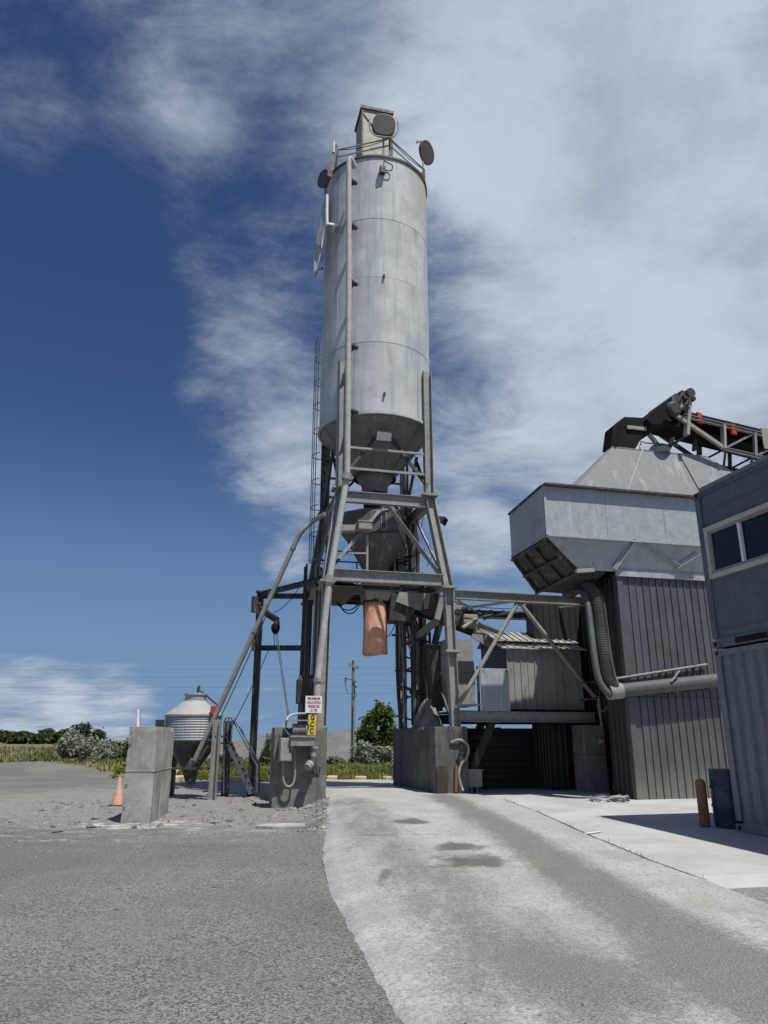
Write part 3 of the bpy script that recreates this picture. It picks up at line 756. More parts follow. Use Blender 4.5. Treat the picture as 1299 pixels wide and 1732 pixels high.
def frame():
    t = thing('silo_tower', 'splayed steel tower of beams and braces carrying the tall silo', 'tower', (0,0,1.9))
    f, zu, zl = M['frame'], 8.72, 5.82; A, B, D = 1.38, 1.78, 1.86
    for sx in (-1,1):
        for sy in (-1,1):
            q = lambda a, z: Vector((sx*a, sy*a, z))
            part('post', MB().beam(q(A,zu), q(A,12.95), .24, .26, 'I', up=(1,0,0)), f, t)
            part('upper_leg', MB().beam(q(A,zu-.03), q(B,zl), .25, .27, 'I', up=(1,0,0)), f, t)
            part('lower_leg', MB().beam(q(B,zl-.03), q(D,1.9), .23, .25, 'I', up=(1,0,0)), f, t)
            pl = part('flange_plate', MB().box(sx*A-.24,sx*A+.24,sy*A-.22,sy*A+.22,zu-.035,zu+.03), f, t)
            bm = MB()
            for bx in (-.19,.19):
                for by in (-.17,.17): bm.tube([(sx*A+bx,sy*A+by,zu-.07),(sx*A+bx,sy*A+by,zu+.07)], .022, 6)
            part('bolt', bm, M['dframe'], pl)
            part('flange_plate', MB().box(sx*B-.22,sx*B+.22,sy*B-.22,sy*B+.22,zl-.04,zl+.03), f, t)
            part('base_plate', MB().box(sx*D-.21,sx*D+.21,sy*D-.21,sy*D+.21,1.9,1.94), f, t)
    for s in (-1,1):
        h = A-.13
        part('upper_beam', MB().beam((-h,s*A,zu-.22),(h,s*A,zu-.22), .18, .34, 'I'), f, t)
        part('upper_beam', MB().beam((s*A,-h,zu-.22),(s*A,h,zu-.22), .18, .34, 'I'), f, t)
        h = B-.13
        part('lower_beam', MB().beam((-h,s*B,zl+.20),(h,s*B,zl+.20), .2, .34, 'I'), f, t)
        part('lower_beam', MB().beam((s*B,-h,zl+.20),(s*B,h,zl+.20), .2, .34, 'I'), f, t)
    # braces on the faces: inverted V between the two beam levels, V towards the floodlight above
    def face(fn):
        part('brace', MB().beam(fn(-.04,zu-.40,1.40), fn(-1.42,6.55,1.62), .09, .09, 'L', up=fn(0,0,1)), f, t)
        part('brace', MB().beam(fn(.06,zu-.40,1.40), fn(1.62,6.15,1.70), .10, .09, 'L', up=fn(0,0,1)), f, t)
    face(lambda u, z, d: Vector((u, -d, z)))
    face(lambda u, z, d: Vector((u, d, z)))
    face(lambda u, z, d: Vector((-d, u, z)))
    face(lambda u, z, d: Vector((d, u, z)))
    for a, b in (((646,727),(592,792)), ((652,727),(722,822))):
        p, q = qy(*a, -1.25), qy(*b, -1.4)
        part('brace', MB().beam(p, q, .09, .08, 'L', up=(0,1,0)), M['dframe'], t)
    for s in (-1, 1):
        part('brace', MB().beam((s*1.40,-.1,10.5),(s*1.38,1.3,8.9), .08, .08, 'L'), M['dframe'], t)
        part('brace', MB().beam((s*1.40,.1,10.5),(s*1.38,-1.3,8.9), .08, .08, 'L'), M['dframe'], t)
    part('brace', MB().beam((-1.3,1.4,8.9),(0,1.3,10.5), .08, .08, 'L'), M['dframe'], t)
    part('brace', MB().beam((1.3,1.4,8.9),(0,1.3,10.5), .08, .08, 'L'), M['dframe'], t)
    for y in (762, 797):
        for sy in (-1, 1):
            z = qy(655, y, -1.45).z; part('rail', MB().beam((-1.28,sy*1.45,z),(1.28,sy*1.45,z), .05, .08, 'L'), f, t)
    # rear and side bracing below the deck
    part('brace', MB().beam((1.83,1.75,5.6),(1.86,-1.6,2.1), .09, .09, 'L', up=(1,0,0)), M['dframe'], t)
    part('brace', MB().beam((1.86,1.75,2.1),(1.83,-1.6,5.6), .09, .09, 'L', up=(1,0,0)), M['dframe'], t)
    part('brace', MB().beam((1.55,1.9,5.5),(1.86,1.3,2.0), .09, .09, 'L', up=(1,0,0)), M['frame'], t)
    part('rear_post', MB().beam((1.42,1.95,1.93),(1.42,1.95,5.7), .2, .24, 'I', up=(1,0,0)), f, t)
    part('rear_post', MB().beam((1.62,.4,1.93),(1.62,.4,5.7), .16, .16, 'I', up=(1,0,0)), M['dframe'], t)
    part('rear_post', MB().beam((-1.95,.5,1.6),(-1.92,.5,5.7), .16, .18, 'I', up=(1,0,0)), M['dframe'], t)
    for yy in (-.95,.9,1.5): part('joist', MB().beam((-1.65,yy,5.88),(1.65,yy,5.88), .08, .16, 'C'), M['dframe'], t)
    dk = part('deck', MB().box(-1.66,-.75,-1.66,-.55,6.2,6.23).box(-1.66,1.66,.55,1.66,6.2,6.23).box(-1.66,-.62,-.55,.55,6.2,6.23).box(.62,1.66,-.55,.55,6.2,6.23), M['dframe'], t)
    part('deck_pan', MB().box(-1.62,-.7,-1.5,1.6,5.74,5.78).box(.5,1.62,-.2,1.6,5.74,5.78), M['dframe'], t)
    # working platform rails at the front left of the hopper
    g = M['dust']
    a, b = qy(621,905,-1.55), qy(621,965,-1.55)
    part('rail_post', MB().beam(a, b, .06, .06), g, t)
    p, q = qy(560,935,-1.55), qy(620,936,-1.55); part('guard_rail', MB().beam(p, q, .05, .05), g, t)
    p, q = qy(566,966,-1.6), qy(622,967,-1.6); part('toe_board', MB().beam(p, q, .04, .12), g, t)
    p, q = qy(575,893,-1.5), qy(608,893,-1.5); part('bracket_arm', MB().beam(p, q, .1, .18), g, t)
    p = qy(616,891,-1.6)
    jb = part('junction_box', MB().box(p.x-.2,p.x+.2,p.y-.18,p.y+.1,p.z-.11,p.z+.11), M['dust'], t, bevel=.01)
    part('lid', MB().box(p.x-.22,p.x+.22,p.y-.2,p.y+.12,p.z+.11,p.z+.14), M['tan'], jb)
    # rear handrail and loose pipework on the deck
    for x in (-1.5,-.2,.6,1.2,1.6): part('rail_post', MB().tube([(x,1.7,6.2),(x,1.7,7.25)], .025, 6), M['dframe'], t)
    for z in (6.75, 7.25): part('guard_rail', MB().tube([(-1.6,1.7,z),(1.65,1.7,z)], .025, 6), M['dframe'], t)
    part('air_pipe', MB().tube(arc([(.75,1.2,6.2),(.8,1.2,7.2),(.6,1.1,8.0),(.7,1.0,9.0)]), .11, 10), M['frame'], t, True)
    part('air_pipe', MB().tube([(1.15,.9,6.2),(1.05,.9,8.8)], .14, 10), M['dust'], t, True)
    part('air_pipe', MB().tube([(1.45,.7,6.2),(1.2,.7,9.6)], .06, 8), M['dframe'], t, True)
    part('air_pipe', MB().tube([(.45,1.0,6.2),(.45,1.0,6.9)], .16, 10, radii=None), M['dframe'], t, True)
    part('motor', MB().tube([(.3,1.1,7.0),(.62,1.1,7.0)], .14, 12).box(.32,.6,1.0,1.2,6.75,6.9), M['dframe'], t)
    part('cross_pipe', MB().tube([(-1.3,1.2,7.45),(1.4,1.2,7.45)], .05, 8), M['dframe'], t, True)
frame()
def tangle():
    t = thing('pipe_cluster', 'dense dark tangle of pipes and bracing at the rear right of the tower', 'pipes', (1.2,1.2,1.95)); rnd = random.Random(4)
    for k in range(9):
        x, y = rnd.uniform(.5,1.75), rnd.uniform(.2,1.6); dx, dy = rnd.uniform(-.25,.15), rnd.uniform(-.2,.2)
        part('pipe', MB().tube(arc([(x,y,5.9),(x+dx,y+dy,7.0),(x+dx*.5,y,8.0),(x-.2,y-.1,9.0)],4), rnd.choice((.03,.045,.07)), 7), M['dframe'] if k % 3 else M['dust'], t, True)
    for k in range(7):
        x, y = rnd.uniform(.95,1.75), rnd.uniform(-.2,1.7)
        part('pipe', MB().tube(arc([(x,y,1.95),(x+rnd.uniform(-.1,.1),y,3.2),(x+rnd.uniform(-.1,.1),y+.1,4.6),(x-.1,y,5.8)],4), rnd.choice((.025,.04,.06)), 7), M['dframe'] if k % 3 else M['dust'], t, True)
    for k in range(8):
        z = rnd.uniform(2.3,5.4); part('strut', MB().beam((rnd.uniform(.9,1.2),rnd.uniform(0,1.7),z),(rnd.uniform(1.5,1.85),rnd.uniform(-.4,1.7),z+rnd.uniform(-.7,.7)), .06, .07, 'L'), M['dframe'], t)
    for k in range(8):
        z = rnd.uniform(6.5,8.4); part('strut', MB().beam((rnd.uniform(.4,.9),rnd.uniform(.6,1.5),z),(rnd.uniform(1.3,1.6),rnd.uniform(.2,1.4),z+rnd.uniform(-.5,.5)), .05, .07, 'L'), M['dframe'], t)
    for k in range(5):
        z = rnd.uniform(6.4,8.0); part('cable', MB().tube(sag((rnd.uniform(.5,.9),.5,z),(1.5,rnd.uniform(-.6,.6),z+rnd.uniform(-.3,.3)),rnd.uniform(.1,.3)), .013, 5), M['black'], t)
    part('valve_box', MB().box(.7,1.0,.9,1.2,6.9,7.3).box(1.2,1.5,1.0,1.3,7.4,7.7), M['dframe'], t, bevel=.01)
tangle()

def weigh_hopper():
    t = thing('weigh_hopper', 'faceted grey weigh hopper hanging inside the tower below the silo cone', 'hopper', (0,0,6.2))
    a = R(-22); h = .86
    def sq(h, z): return [Vector((math.cos(a)*x*h - math.sin(a)*y*h + .0, math.sin(a)*x*h + math.cos(a)*y*h, z)) for x, y in ((-1,-1),(1,-1),(1,1),(-1,1))]
    def band(mb, A, B): mb.add(A+B, [(i,(i+1)%4,4+(i+1)%4,4+i) for i in range(4)])
    mb = MB(); band(mb, sq(h,7.62), sq(h,8.3)); part('body', mb, M['splat'], t)
    mb = MB(); band(mb, sq(.17,6.28), sq(h,7.60)); part('pyramid_bottom', mb, M['splat'], t)
    mb = MB(); A, B = sq(h+.03,7.58), sq(h+.03,7.64); band(mb, A, B); part('seam_band', mb, M['dframe'], t)
    mb = MB(); band(mb, sq(h,8.3), sq(.35,8.55)); part('lid', mb, M['dust'], t)
    part('inlet', MB().lathe(0,0,[(.34,8.5),(.36,8.8)],20), M['black'], t, True)
    part('outlet', MB().lathe(0,0,[(.2,6.05),(.2,6.32)],20), M['dframe'], t, True)
    s = sq(h+.012,0); e = (s[1]-s[0]); n = Vector((math.sin(a), -math.cos(a), 0)); u = e.normalized()
    c = s[0] + e*.74 + Vector((0,0,7.95))
    ring = [c + u*(.075*math.cos(q)) + Vector((0,0,.22*(1 if math.sin(q) > 0 else -1) - 0 + .075*math.sin(q))) for q in [2*math.pi*k/20 for k in range(20)]]
    part('sight_slot', MB().tube(ring+[ring[0],ring[1]], .018, 6), M['galv'], t, True)
    part('sight_glass', MB().plate([c+u*-.06+Vector((0,0,-.2)), c+u*.06+Vector((0,0,-.2)), c+u*.06+Vector((0,0,.22)), c+u*-.06+Vector((0,0,.22))], .012), M['dframe'], t)
weigh_hopper()

def sock():
    p, q = qy(634,1020,-.1), qy(634,1107,-.1); cx, cy = p.x, p.y
    t = thing('loading_sock', 'orange rubber discharge sock hanging under the tower deck', 'discharge sock', (cx,cy,q.z))
    prof = [(.345,p.z+.05),(.35,p.z-.15),(.345,p.z-.5),(.35,p.z-.85),(.365,q.z)]
    mb = MB(); n = 40
    for i, (r, z) in enumerate(prof):
        for k in range(n):
            a = 2*math.pi*k/n; w = 1+.035*math.sin(3*a+1.0+i*.5)+.02*math.sin(7*a+i)
            zz = z + (.03*math.sin(2*a+.5) if i == len(prof)-1 else 0)
            mb.v.append(Vector((cx+r*w*math.cos(a), cy+r*w*.92*math.sin(a), zz)))
    for i in range(len(prof)-1):
        for k in range(n): mb.f.append((i*n+k,i*n+(k+1)%n,(i+1)*n+(k+1)%n,(i+1)*n+k))
    o = part('rubber_sleeve', mb, M['orange'], t, True); sm = o.o.modifiers.new('thick','SOLIDIFY'); sm.thickness = .012
    part('clamp_band', MB().lathe(cx,cy,[(.36,p.z-.02),(.375,p.z-.02),(.375,p.z+.07),(.36,p.z+.07)],32), M['dframe'], t, True)
    part('collar', MB().hexa([(cx-.34,cy-.34,p.z+.04),(cx+.34,cy-.34,p.z+.04),(cx+.34,cy+.34,p.z+.04),(cx-.34,cy+.34,p.z+.04),(cx-.4,cy-.42,p.z+.3),(cx+.5,cy-.42,p.z+.3),(cx+.5,cy+.42,p.z+.3),(cx-.4,cy+.42,p.z+.3)]), M['tan'], t)
    part('hopper', MB().hexa([(cx-.38,cy-.4,p.z+.28),(cx+.6,cy-.4,p.z+.28),(cx+.6,cy+.4,p.z+.28),(cx-.38,cy+.4,p.z+.28),(cx-.5,cy-.55,6.1),(cx+.7,cy-.55,6.1),(cx+.7,cy+.55,6.1),(cx-.5,cy+.55,6.1)]), M['dust'], t)
sock()

# ------------------------------------------------------------------ on the silo
def dust_collector():
    a, b = qy(612,272,-.75), qy(663,275,-.75); tz = qy(613,184,-.75).z
    x0, x1, y0, y1 = a.x, b.x, -.75, .35
    t = thing('dust_collector', 'tall box-shaped dust collector standing on top of the silo', 'dust collector', ((x0+x1)/2,-.2,20.8))
    part('housing', MB().box(x0,x1,y0,y1,20.8,tz), M['tan'], t, bevel=.012)
    part('cap', MB().box(x0-.06,x1+.06,y0-.06,y1+.06,tz,tz+.12), M['dframe'], t)
    part('corner_angle', MB().box(x0-.03,x0+.03,y0-.03,y0+.03,20.8,tz-.01), M['dframe'], t)
    part('corner_angle', MB().box(x1-.03,x1+.03,y0-.03,y0+.03,20.8,tz-.01), M['dframe'], t)
    part('skirt', MB().box(x0-.04,x1+.04,y0-.04,y1+.04,20.8,21.15), M['dframe'], t)
    part('stiffener', MB().beam((x0+.05,y0-.02,tz-.2),((x0+x1)/2,y0-.02,tz-.9), .05, .03, up=(0,1,0)), M['tan'], t)
    part('shadow_pipe', MB().tube([((x0+x1)/2-.3,y0-.1,21.2),((x0+x1)/2+.35,y0-.1,21.2)], .08, 8), M['dframe'], t, True).o.name = 'shadow_tube'  # dark pipe stands in for the shadow low on the housing
dust_collector()

def railing():
    t = thing('guard_railing', 'two-bar steel guard railing round the silo roof', 'railing', (0,0,20.8))
    r = 1.80; top = qy(649,233,-1.78).z; angs = [-152,-88,-22,35,90,145]
    P = [Vector((r*math.cos(R(a)), r*math.sin(R(a)), 0)) for a in angs]
    for p in P: part('post', MB().beam(p+Vector((0,0,20.78)), p+Vector((0,0,top)), .05, .05), M['dframe'], t)
    for z in (top, (top+20.8)/2+.1):
        mb = MB()
        for a, b in zip(P, P[1:]+P[:1]): mb.tube([a+Vector((0,0,z)), b+Vector((0,0,z))], .028, 6)
        part('rail', mb, M['frame'], t, True)
    for i in (0,1):
        a, b = P[i]+Vector((0,0,top)), P[i+1]+Vector((0,0,top)); part('cable', MB().tube(sag(a,b,.12), .014, 5), M['dframe'], t)
railing()

def dish(label, c, nrm, r, mast_bottom, sq=1.0, frame_=False, depth=.1):
    c = Vector(c); nrm = Vector(nrm).normalized()
    t = thing('dish_antenna', label, 'antenna', mast_bottom, 'dish antennas on the silo roof')
    part('dish', MB().disc(c, nrm, r, depth, 28, sq), M['brown'], t, bevel=.02)
    part('hub', MB().disc(c-nrm*(depth*.5+.07), nrm, r*.3, .14, 14), M['dframe'], t)
    part('mast', MB().tube([mast_bottom, (mast_bottom[0],mast_bottom[1],c.z), c-nrm*(depth*.5+.1)], .035, 8), M['frame'], t, True)
    a = nrm.cross(Vector((0,0,1))).normalized(); u = Vector((0,0,1))
    if frame_:
        pts = arc([c+a*s*(r+.09)+u*h for s, h in ((-1,.25),(-1.02,-.1),(-.7,-.42),(0,-.47),(.7,-.42),(1.02,-.1),(1,.25))])
        part('yoke', MB().tube(pts, .024, 6), M['frame'], t, True)
    else:
        part('feed_arm', MB().tube([c-nrm*.05+u*r, c-nrm*.22+u*(r+.16), c-nrm*.42+u*(r+.22)], .028, 6).beam(c-nrm*.42+u*(r+.17), c-nrm*.42+u*(r+.32), .07), M['frame'], t)
p = qy(649,213,-1.95)
dish('round-cornered brown antenna on the front of the silo railing before the dust collector', (p.x,p.y,p.z), (-.1,-1,-.18), .40, (p.x+.03,-1.8,20.8), 1.3, True, .2)
p = qy(719,258,-.5)
dish('brown round antenna on the right edge of the silo roof seen from its side', (p.x+.06,p.y,p.z), (.62,-.78,-.22), .44, (1.68,-.5,20.8))
p = qy(546,302,-.2)
dish('small brown antenna at the left edge of the silo roof below the railing', (p.x+.04,p.y,p.z), (-.86,-.45,-.1), .34, (-1.82,-.15,20.2))

p, q = qy(567,246,-1.0), qy(557,296,-1.0)
t = thing('roof_mast', 'leaning dark mast with a white tip at the left of the silo railing', 'mast', q)
part('plank', MB().beam(q+Vector((0,0,-.1)), p, .12, .16), M['dframe'], t)
part('white_tip', MB().tube([qy(564,258,-1.05), qy(565,240,-1.05)], .04, 8), M['white'], t, True)

t = thing('leaning_sheet', 'long thin grey metal sheet leaning off the upper left side of the silo', 'metal sheet', qy(544,456,-.6))
pts = [qy(px,py,yy) for px, py, yy in ((552,330,-1.0),(549,380,-1.0),(546,412,-1.0),(537,455,-1.0),(531,462,-.95),(531,425,-.7),(540,370,-.6),(549,332,-.75))]
cx_ = sum((p for p in pts), Vector())/8
mb = MB(); fr = [p for p in pts]; bk = [p+Vector((.05,.35,0)) for p in pts]
mb.add(fr+bk, [tuple(range(8)), tuple(range(15,7,-1))] + [(i,8+i,8+(i+1)%8,(i+1)%8) for i in range(8)])
part('sheet', mb, M['galv'], t)
part('strut', MB().beam(qy(532,454,-.7), qy(546,454,-.7), .06, .06), M['dframe'], t)
part('hook', MB().beam(pts[4]+Vector((.02,0,.05)), pts[4]+Vector((-.01,0,-.3)), .03, .03), M['dframe'], t)
t = thing('whip_antenna', 'slim white L-shaped antenna mount on the silo shadow side', 'antenna', qy(572,382,-1.4))
p0, p1, p2 = qy(553,330,-1.35), qy(553,380,-1.35), qy(572,381,-1.35)
part('tube', MB().tube([p0, p1], .05, 8), M['white'], t, True)
part('arm', MB().beam(p1+Vector((0,0,.05)), p2, .05, .07), M['white'], t)
part('clamp', MB().box(p2.x-.06,p2.x+.06,p2.y,p2.y+.3,p2.z-.06,p2.z+.06), M['frame'], t)

def fill_pipe():
    y = -1.93
    top = [qy(600,284,y+.1), qy(594,270,y), qy(590,274,y)]
    run = [qy(590,300,y), qy(590,500,y), qy(588,690,y), qy(587,806,y)]
    t = thing('fill_pipe', 'long pale cement fill pipe running up the front of the silo', 'pipe', (run[0].x,y,2.2))
    part('pipe', MB().tube(arc(top+[run[0]],4)+run[1:], .095, 12), M['pipe'], t, True)
    a, b, c, d = qy(586,812,-1.9), qy(557,980,-2.05), qy(537,1150,-2.12), qy(536,1192,-2.12)
    part('pipe', MB().tube([a, b], .095, 12), M['pipe'], t, True)
    part('pipe', MB().tube([b+(c-b)*.02, c, d], .095, 12), M['pipe'], t, True)
    for p in (run[3], b): part('coupling', MB().tube([p+Vector((.02,0,.08)), p-Vector((.02,0,.1))], .15, 14), M['dust'], t, True)
    part('coupling', MB().tube([c+Vector((.0,0,.04)), c-Vector((0,0,.05))], .125, 14), M['dust'], t, True)
    for py in (300, 376, 472, 580, 690):
        p = qy(590, py, y); part('bracket', MB().extrude([(p.x+.08,-1.95,p.z),(p.x+.34,-1.78,p.z),(p.x+.3,-1.70,p.z-.02),(p.x+.08,-1.70,p.z-.02)], (0,0,-.06)).extrude([(p.x+.1,-1.86,p.z),(p.x+.3,-1.78,p.z),(p.x+.1,-1.8,p.z-.26)], (0,.02,0)), M['dframe'], t)
fill_pipe()

def cage_ladder():
    A = R(137); n = Vector((math.cos(A), math.sin(A), 0)); u = Vector((-n.y, n.x, 0)); c0 = n*1.93
    z0, z1 = qy(530,985,1.4).z, qy(537,590,1.4).z
    t = thing('caged_ladder', 'caged access ladder up the left side of the silo and tower', 'ladder', (c0.x,c0.y,z0))
    def at(a, b, z): return c0 + n*a + u*b + Vector((0,0,z))
    for q in (-.2,.2): part('stile', MB().beam(at(0,q,z0), at(0,q,z1+.6), .03, .06), M['dframe'], t)
    rung = mesh_of('rung', MB().tube([u*-.2, u*.2], .013, 5), M['dframe']); z = z0+.15
    while z < z1: piece('rung', rung, t, c0+Vector((0,0,z))); z += .3
    hm = mesh_of('hoop', MB().tube([n*.50*math.sin(q) + u*.34*math.cos(q) for q in [math.pi*k/14 for k in range(15)]], .018, 5), M['frame']); z = z0+.7
    while z < z1+.5: piece('hoop', hm, t, c0+Vector((0,0,z))); z += .92
    for q in (35, 70, 110, 145):
        part('cage_bar', MB().beam(at(.5*math.sin(R(q)), .34*math.cos(R(q)), z0+.7), at(.5*math.sin(R(q)), .34*math.cos(R(q)), z1+.45), .012, .03), M['frame'], t)
    for z in (8.9, 10.6, 12.4): part('standoff', MB().beam(at(0,0,z), at(-.45,0,z), .05, .05), M['dframe'], t)
cage_ladder()

def floodlight(label, c, d, w, m, bracket_to):
    c, d = Vector(c), Vector(d).normalized(); a = d.cross(Vector((0,0,1))).normalized(); u = a.cross(d)
    t = thing('floodlight', label, 'lamp', c, 'floodlights on the plant')
    def hx(mb, f0, f1, w0, h0, w1, h1):
        A = [c+d*f0+a*x*w0+u*y*h0 for x, y in ((-1,-1),(1,-1),(1,1),(-1,1))]; B = [c+d*f1+a*x*w1+u*y*h1 for x, y in ((-1,-1),(1,-1),(1,1),(-1,1))]
        return mb.hexa(A+B)
    part('housing', hx(MB(), -.22, .06, w*.5, w*.3, w, w*.62), M['dframe'], t, bevel=.01)
    part('lens', hx(MB(), .062, .07, w*.88, w*.5, w*.88, w*.5), m, t)
    part('bracket', MB().beam(c-d*.2, bracket_to, .05, .05), M['dframe'], t)
p = qy(649,738,-1.62); floodlight('floodlight with a pale lens on the front of the silo cone', p, (0,-.9,-.42), .26, M['lamp'], (p.x,-1.2,p.z+.15))
p = qy(750,881,-1.2); floodlight('dark floodlight sticking out to the right of the tower leg', p, (.75,-.5,-.5), .19, M['black'], (1.55,-1.2,p.z+.1))

# ------------------------------------------------------------------ feed conveyor under the tower and drive
def feed_conveyor():
    a, b = qy(680,1012,-.1), qy(905,1098,-.1); d = (b-a).normalized()
    t = thing('feed_conveyor', 'dusty inclined belt conveyor rising from the shed to the tower', 'conveyor', (b.x,b.y,b.z))
    e = b + d*1.5; n = Vector((-d.z,0,d.x))
    for s in (-.42,.42): part('stringer', MB().beam(a+Vector((0,s,-.1)), e+Vector((0,s,-.1)), .07, .26, 'C'), M['dust'], t)
    part('belt', MB().hexa([a+Vector((0,-.36,.05)), e+Vector((0,-.36,.05)), e+Vector((0,.36,.05)), a+Vector((0,.36,.05)), a+Vector((0,-.36,.07)), e+Vector((0,-.36,.07)), e+Vector((0,.36,.07)), a+Vector((0,.36,.07))]), M['black'], t)
    part('return_belt', MB().hexa([a+Vector((0,-.33,-.26)), e+Vector((0,-.33,-.26)), e+Vector((0,.33,-.26)), a+Vector((0,.33,-.26)), a+Vector((0,-.33,-.24)), e+Vector((0,-.33,-.24)), e+Vector((0,.33,-.24)), a+Vector((0,.33,-.24))]), M['black'], t)
    im = mesh_of('idler_roller', MB().tube([(0,-.4,0),(0,.4,0)], .06, 10), M['dframe'], smooth=True)
    for k in range(9): piece('idler_roller', im, t, a.lerp(e, (k+.7)/9.6)+Vector((0,0,-.03)))
    part('head_pulley', MB().tube([a+Vector((0,-.45,-.1)), a+Vector((0,.45,-.1))], .22, 18), M['dframe'], t, True)
    # hood sheets over the head end, one beside the other
    L = [(-.25,.55,.36,-.30),(.56,1.0,.40,-.36),(1.01,1.75,.34,-.36)]
    for i, (u0, u1, hi, lo) in enumerate(L):
        y = -.52 - .03*(i % 2)
        part('hood_sheet', MB().plate([a+d*u0+n*lo+Vector((0,y,0)), a+d*u1+n*lo+Vector((0,y,0)), a+d*u1+n*hi+Vector((0,y,0)), a+d*u0+n*(hi if i else hi*.55)+Vector((0,y,0))], .02), M['dust'] if i != 1 else M['dframe'], t)
    part('hood_top', MB().hexa([a+d*-.2+n*.36+Vector((0,-.53,0)), a+d*1.75+n*.38+Vector((0,-.53,0)), a+d*1.75+n*.38+Vector((0,.5,0)), a+d*-.2+n*.36+Vector((0,.5,0)), a+d*-.2+n*.39+Vector((0,-.53,0)), a+d*1.75+n*.41+Vector((0,-.53,0)), a+d*1.75+n*.41+Vector((0,.5,0)), a+d*-.2+n*.39+Vector((0,.5,0))]), M['dust'], t)
    part('cross_rib', MB().beam(a+d*1.2+n*.05+Vector((0,-.56,0)), a+d*1.75+n*.05+Vector((0,-.56,0)), .03, .04), M['dframe'], t)
    part('cross_rib', MB().beam(a+d*1.2+n*-.2+Vector((0,-.56,0)), a+d*1.75+n*-.2+Vector((0,-.56,0)), .03, .04), M['dframe'], t)
    p = qy(773,1044,-.55); part('drive_drum', MB().tube([p+Vector((0,-.1,0)), p+Vector((0,.5,0))], .24, 18), M['dframe'], t, True)
    p = qy(793,1050,-.6); part('gearbox', MB().box(p.x-.22,p.x+.25,p.y-.15,p.y+.25,p.z-.2,p.z+.18), M['dust'], t, bevel=.03)
    part('drive_shaft', MB().tube([qy(783,1062,-.75), qy(806,1046,-.75)], .06, 8), M['tan'], t, True)
    part('belt_guard', MB().beam(qy(800,1070,-.62), qy(846,1098,-.62), .06, .3), M['dust'], t)
    part('chute', MB().hexa([a+Vector((-.5,-.4,-.75)), a+Vector((.1,-.4,-.75)), a+Vector((.1,.4,-.75)), a+Vector((-.5,.4,-.75)), a+Vector((-.45,-.45,.1)), a+Vector((.5,-.45,-.1)), a+Vector((.5,.45,-.1)), a+Vector((-.45,.45,.1))]), M['dframe'], t)
    part('lattice', MB().beam(qy(745,1045,-.5), qy(690,1090,.6), .1, .22), M['dust'], t)
    part('leg', MB().beam(qy(745,1040,-.3), qy(706,1222,.9), .12, .14, 'I', up=(1,0,0)), M['dframe'], t)
    part('leg', MB().beam(qy(715,1050,.6), qy(726,1222,.9), .12, .14, 'I', up=(1,0,0)), M['dframe'], t)
    part('diagonal', MB().beam(qy(692,1050,.8), qy(716,1190,.8), .07, .07, 'L'), M['frame'], t)
    part('conduit', MB().tube(arc([qy(700,1040,.3), qy(704,1120,.4), qy(702,1180,.4), qy(708,1225,.4)]), .05, 8), M['dust'], t, True)
    part('conduit', MB().tube(arc([qy(720,1060,.2), qy(716,1120,.3), qy(722,1180,.3), qy(716,1225,.3)]), .045, 8), M['dframe'], t, True)
    for k, (u, v, w) in enumerate(((696,698,.07),(708,712,.10),(716,708,.06),(727,732,.09),(734,742,.06))):
        part('strut', MB().beam(qy(u,1050+6*k,1.2-.3*k), qy(v,1226,1.4-.3*k), w, w, 'L', up=(1,0,0)), M['dframe'] if k % 2 == 0 else M['dust'], t)
    for k in range(7):
        z = 2.3+.45*k; part('cross_bar', MB().beam((.95+.08*k,1.0,z),(1.75,.2,z+.28*(1 if k % 2 else -1)), .05, .05), M['dframe'], t)
    return t
feed_conveyor()

# heap of set cement on the right pier
mb = MB(); n = 26; c = Vector((1.55,-.3,1.93))
for j in range(9):
    for k in range(n):
        a = 2*math.pi*k/n; rr = j/8; r_ = rr*(1+.18*fbm(math.cos(a)*2, math.sin(a)*2, 1, 3))
        mb.v.append(c + Vector((.40*r_*math.cos(a), 1.0*r_*math.sin(a), -.03 + .80*(1-rr*rr)**1.2*(1+.5*fbm(math.cos(a)+rr*3, math.sin(a), 2, 6)))))
for j in range(8):
    for k in range(n): mb.f.append((j*n+k, j*n+(k+1)%n, (j+1)*n+(k+1)%n, (j+1)*n+k))
solo('cement_heap', mb, M['concd'], 'heap of spilled hardened cement on top of the right pier', 'heap', c, smooth=True)

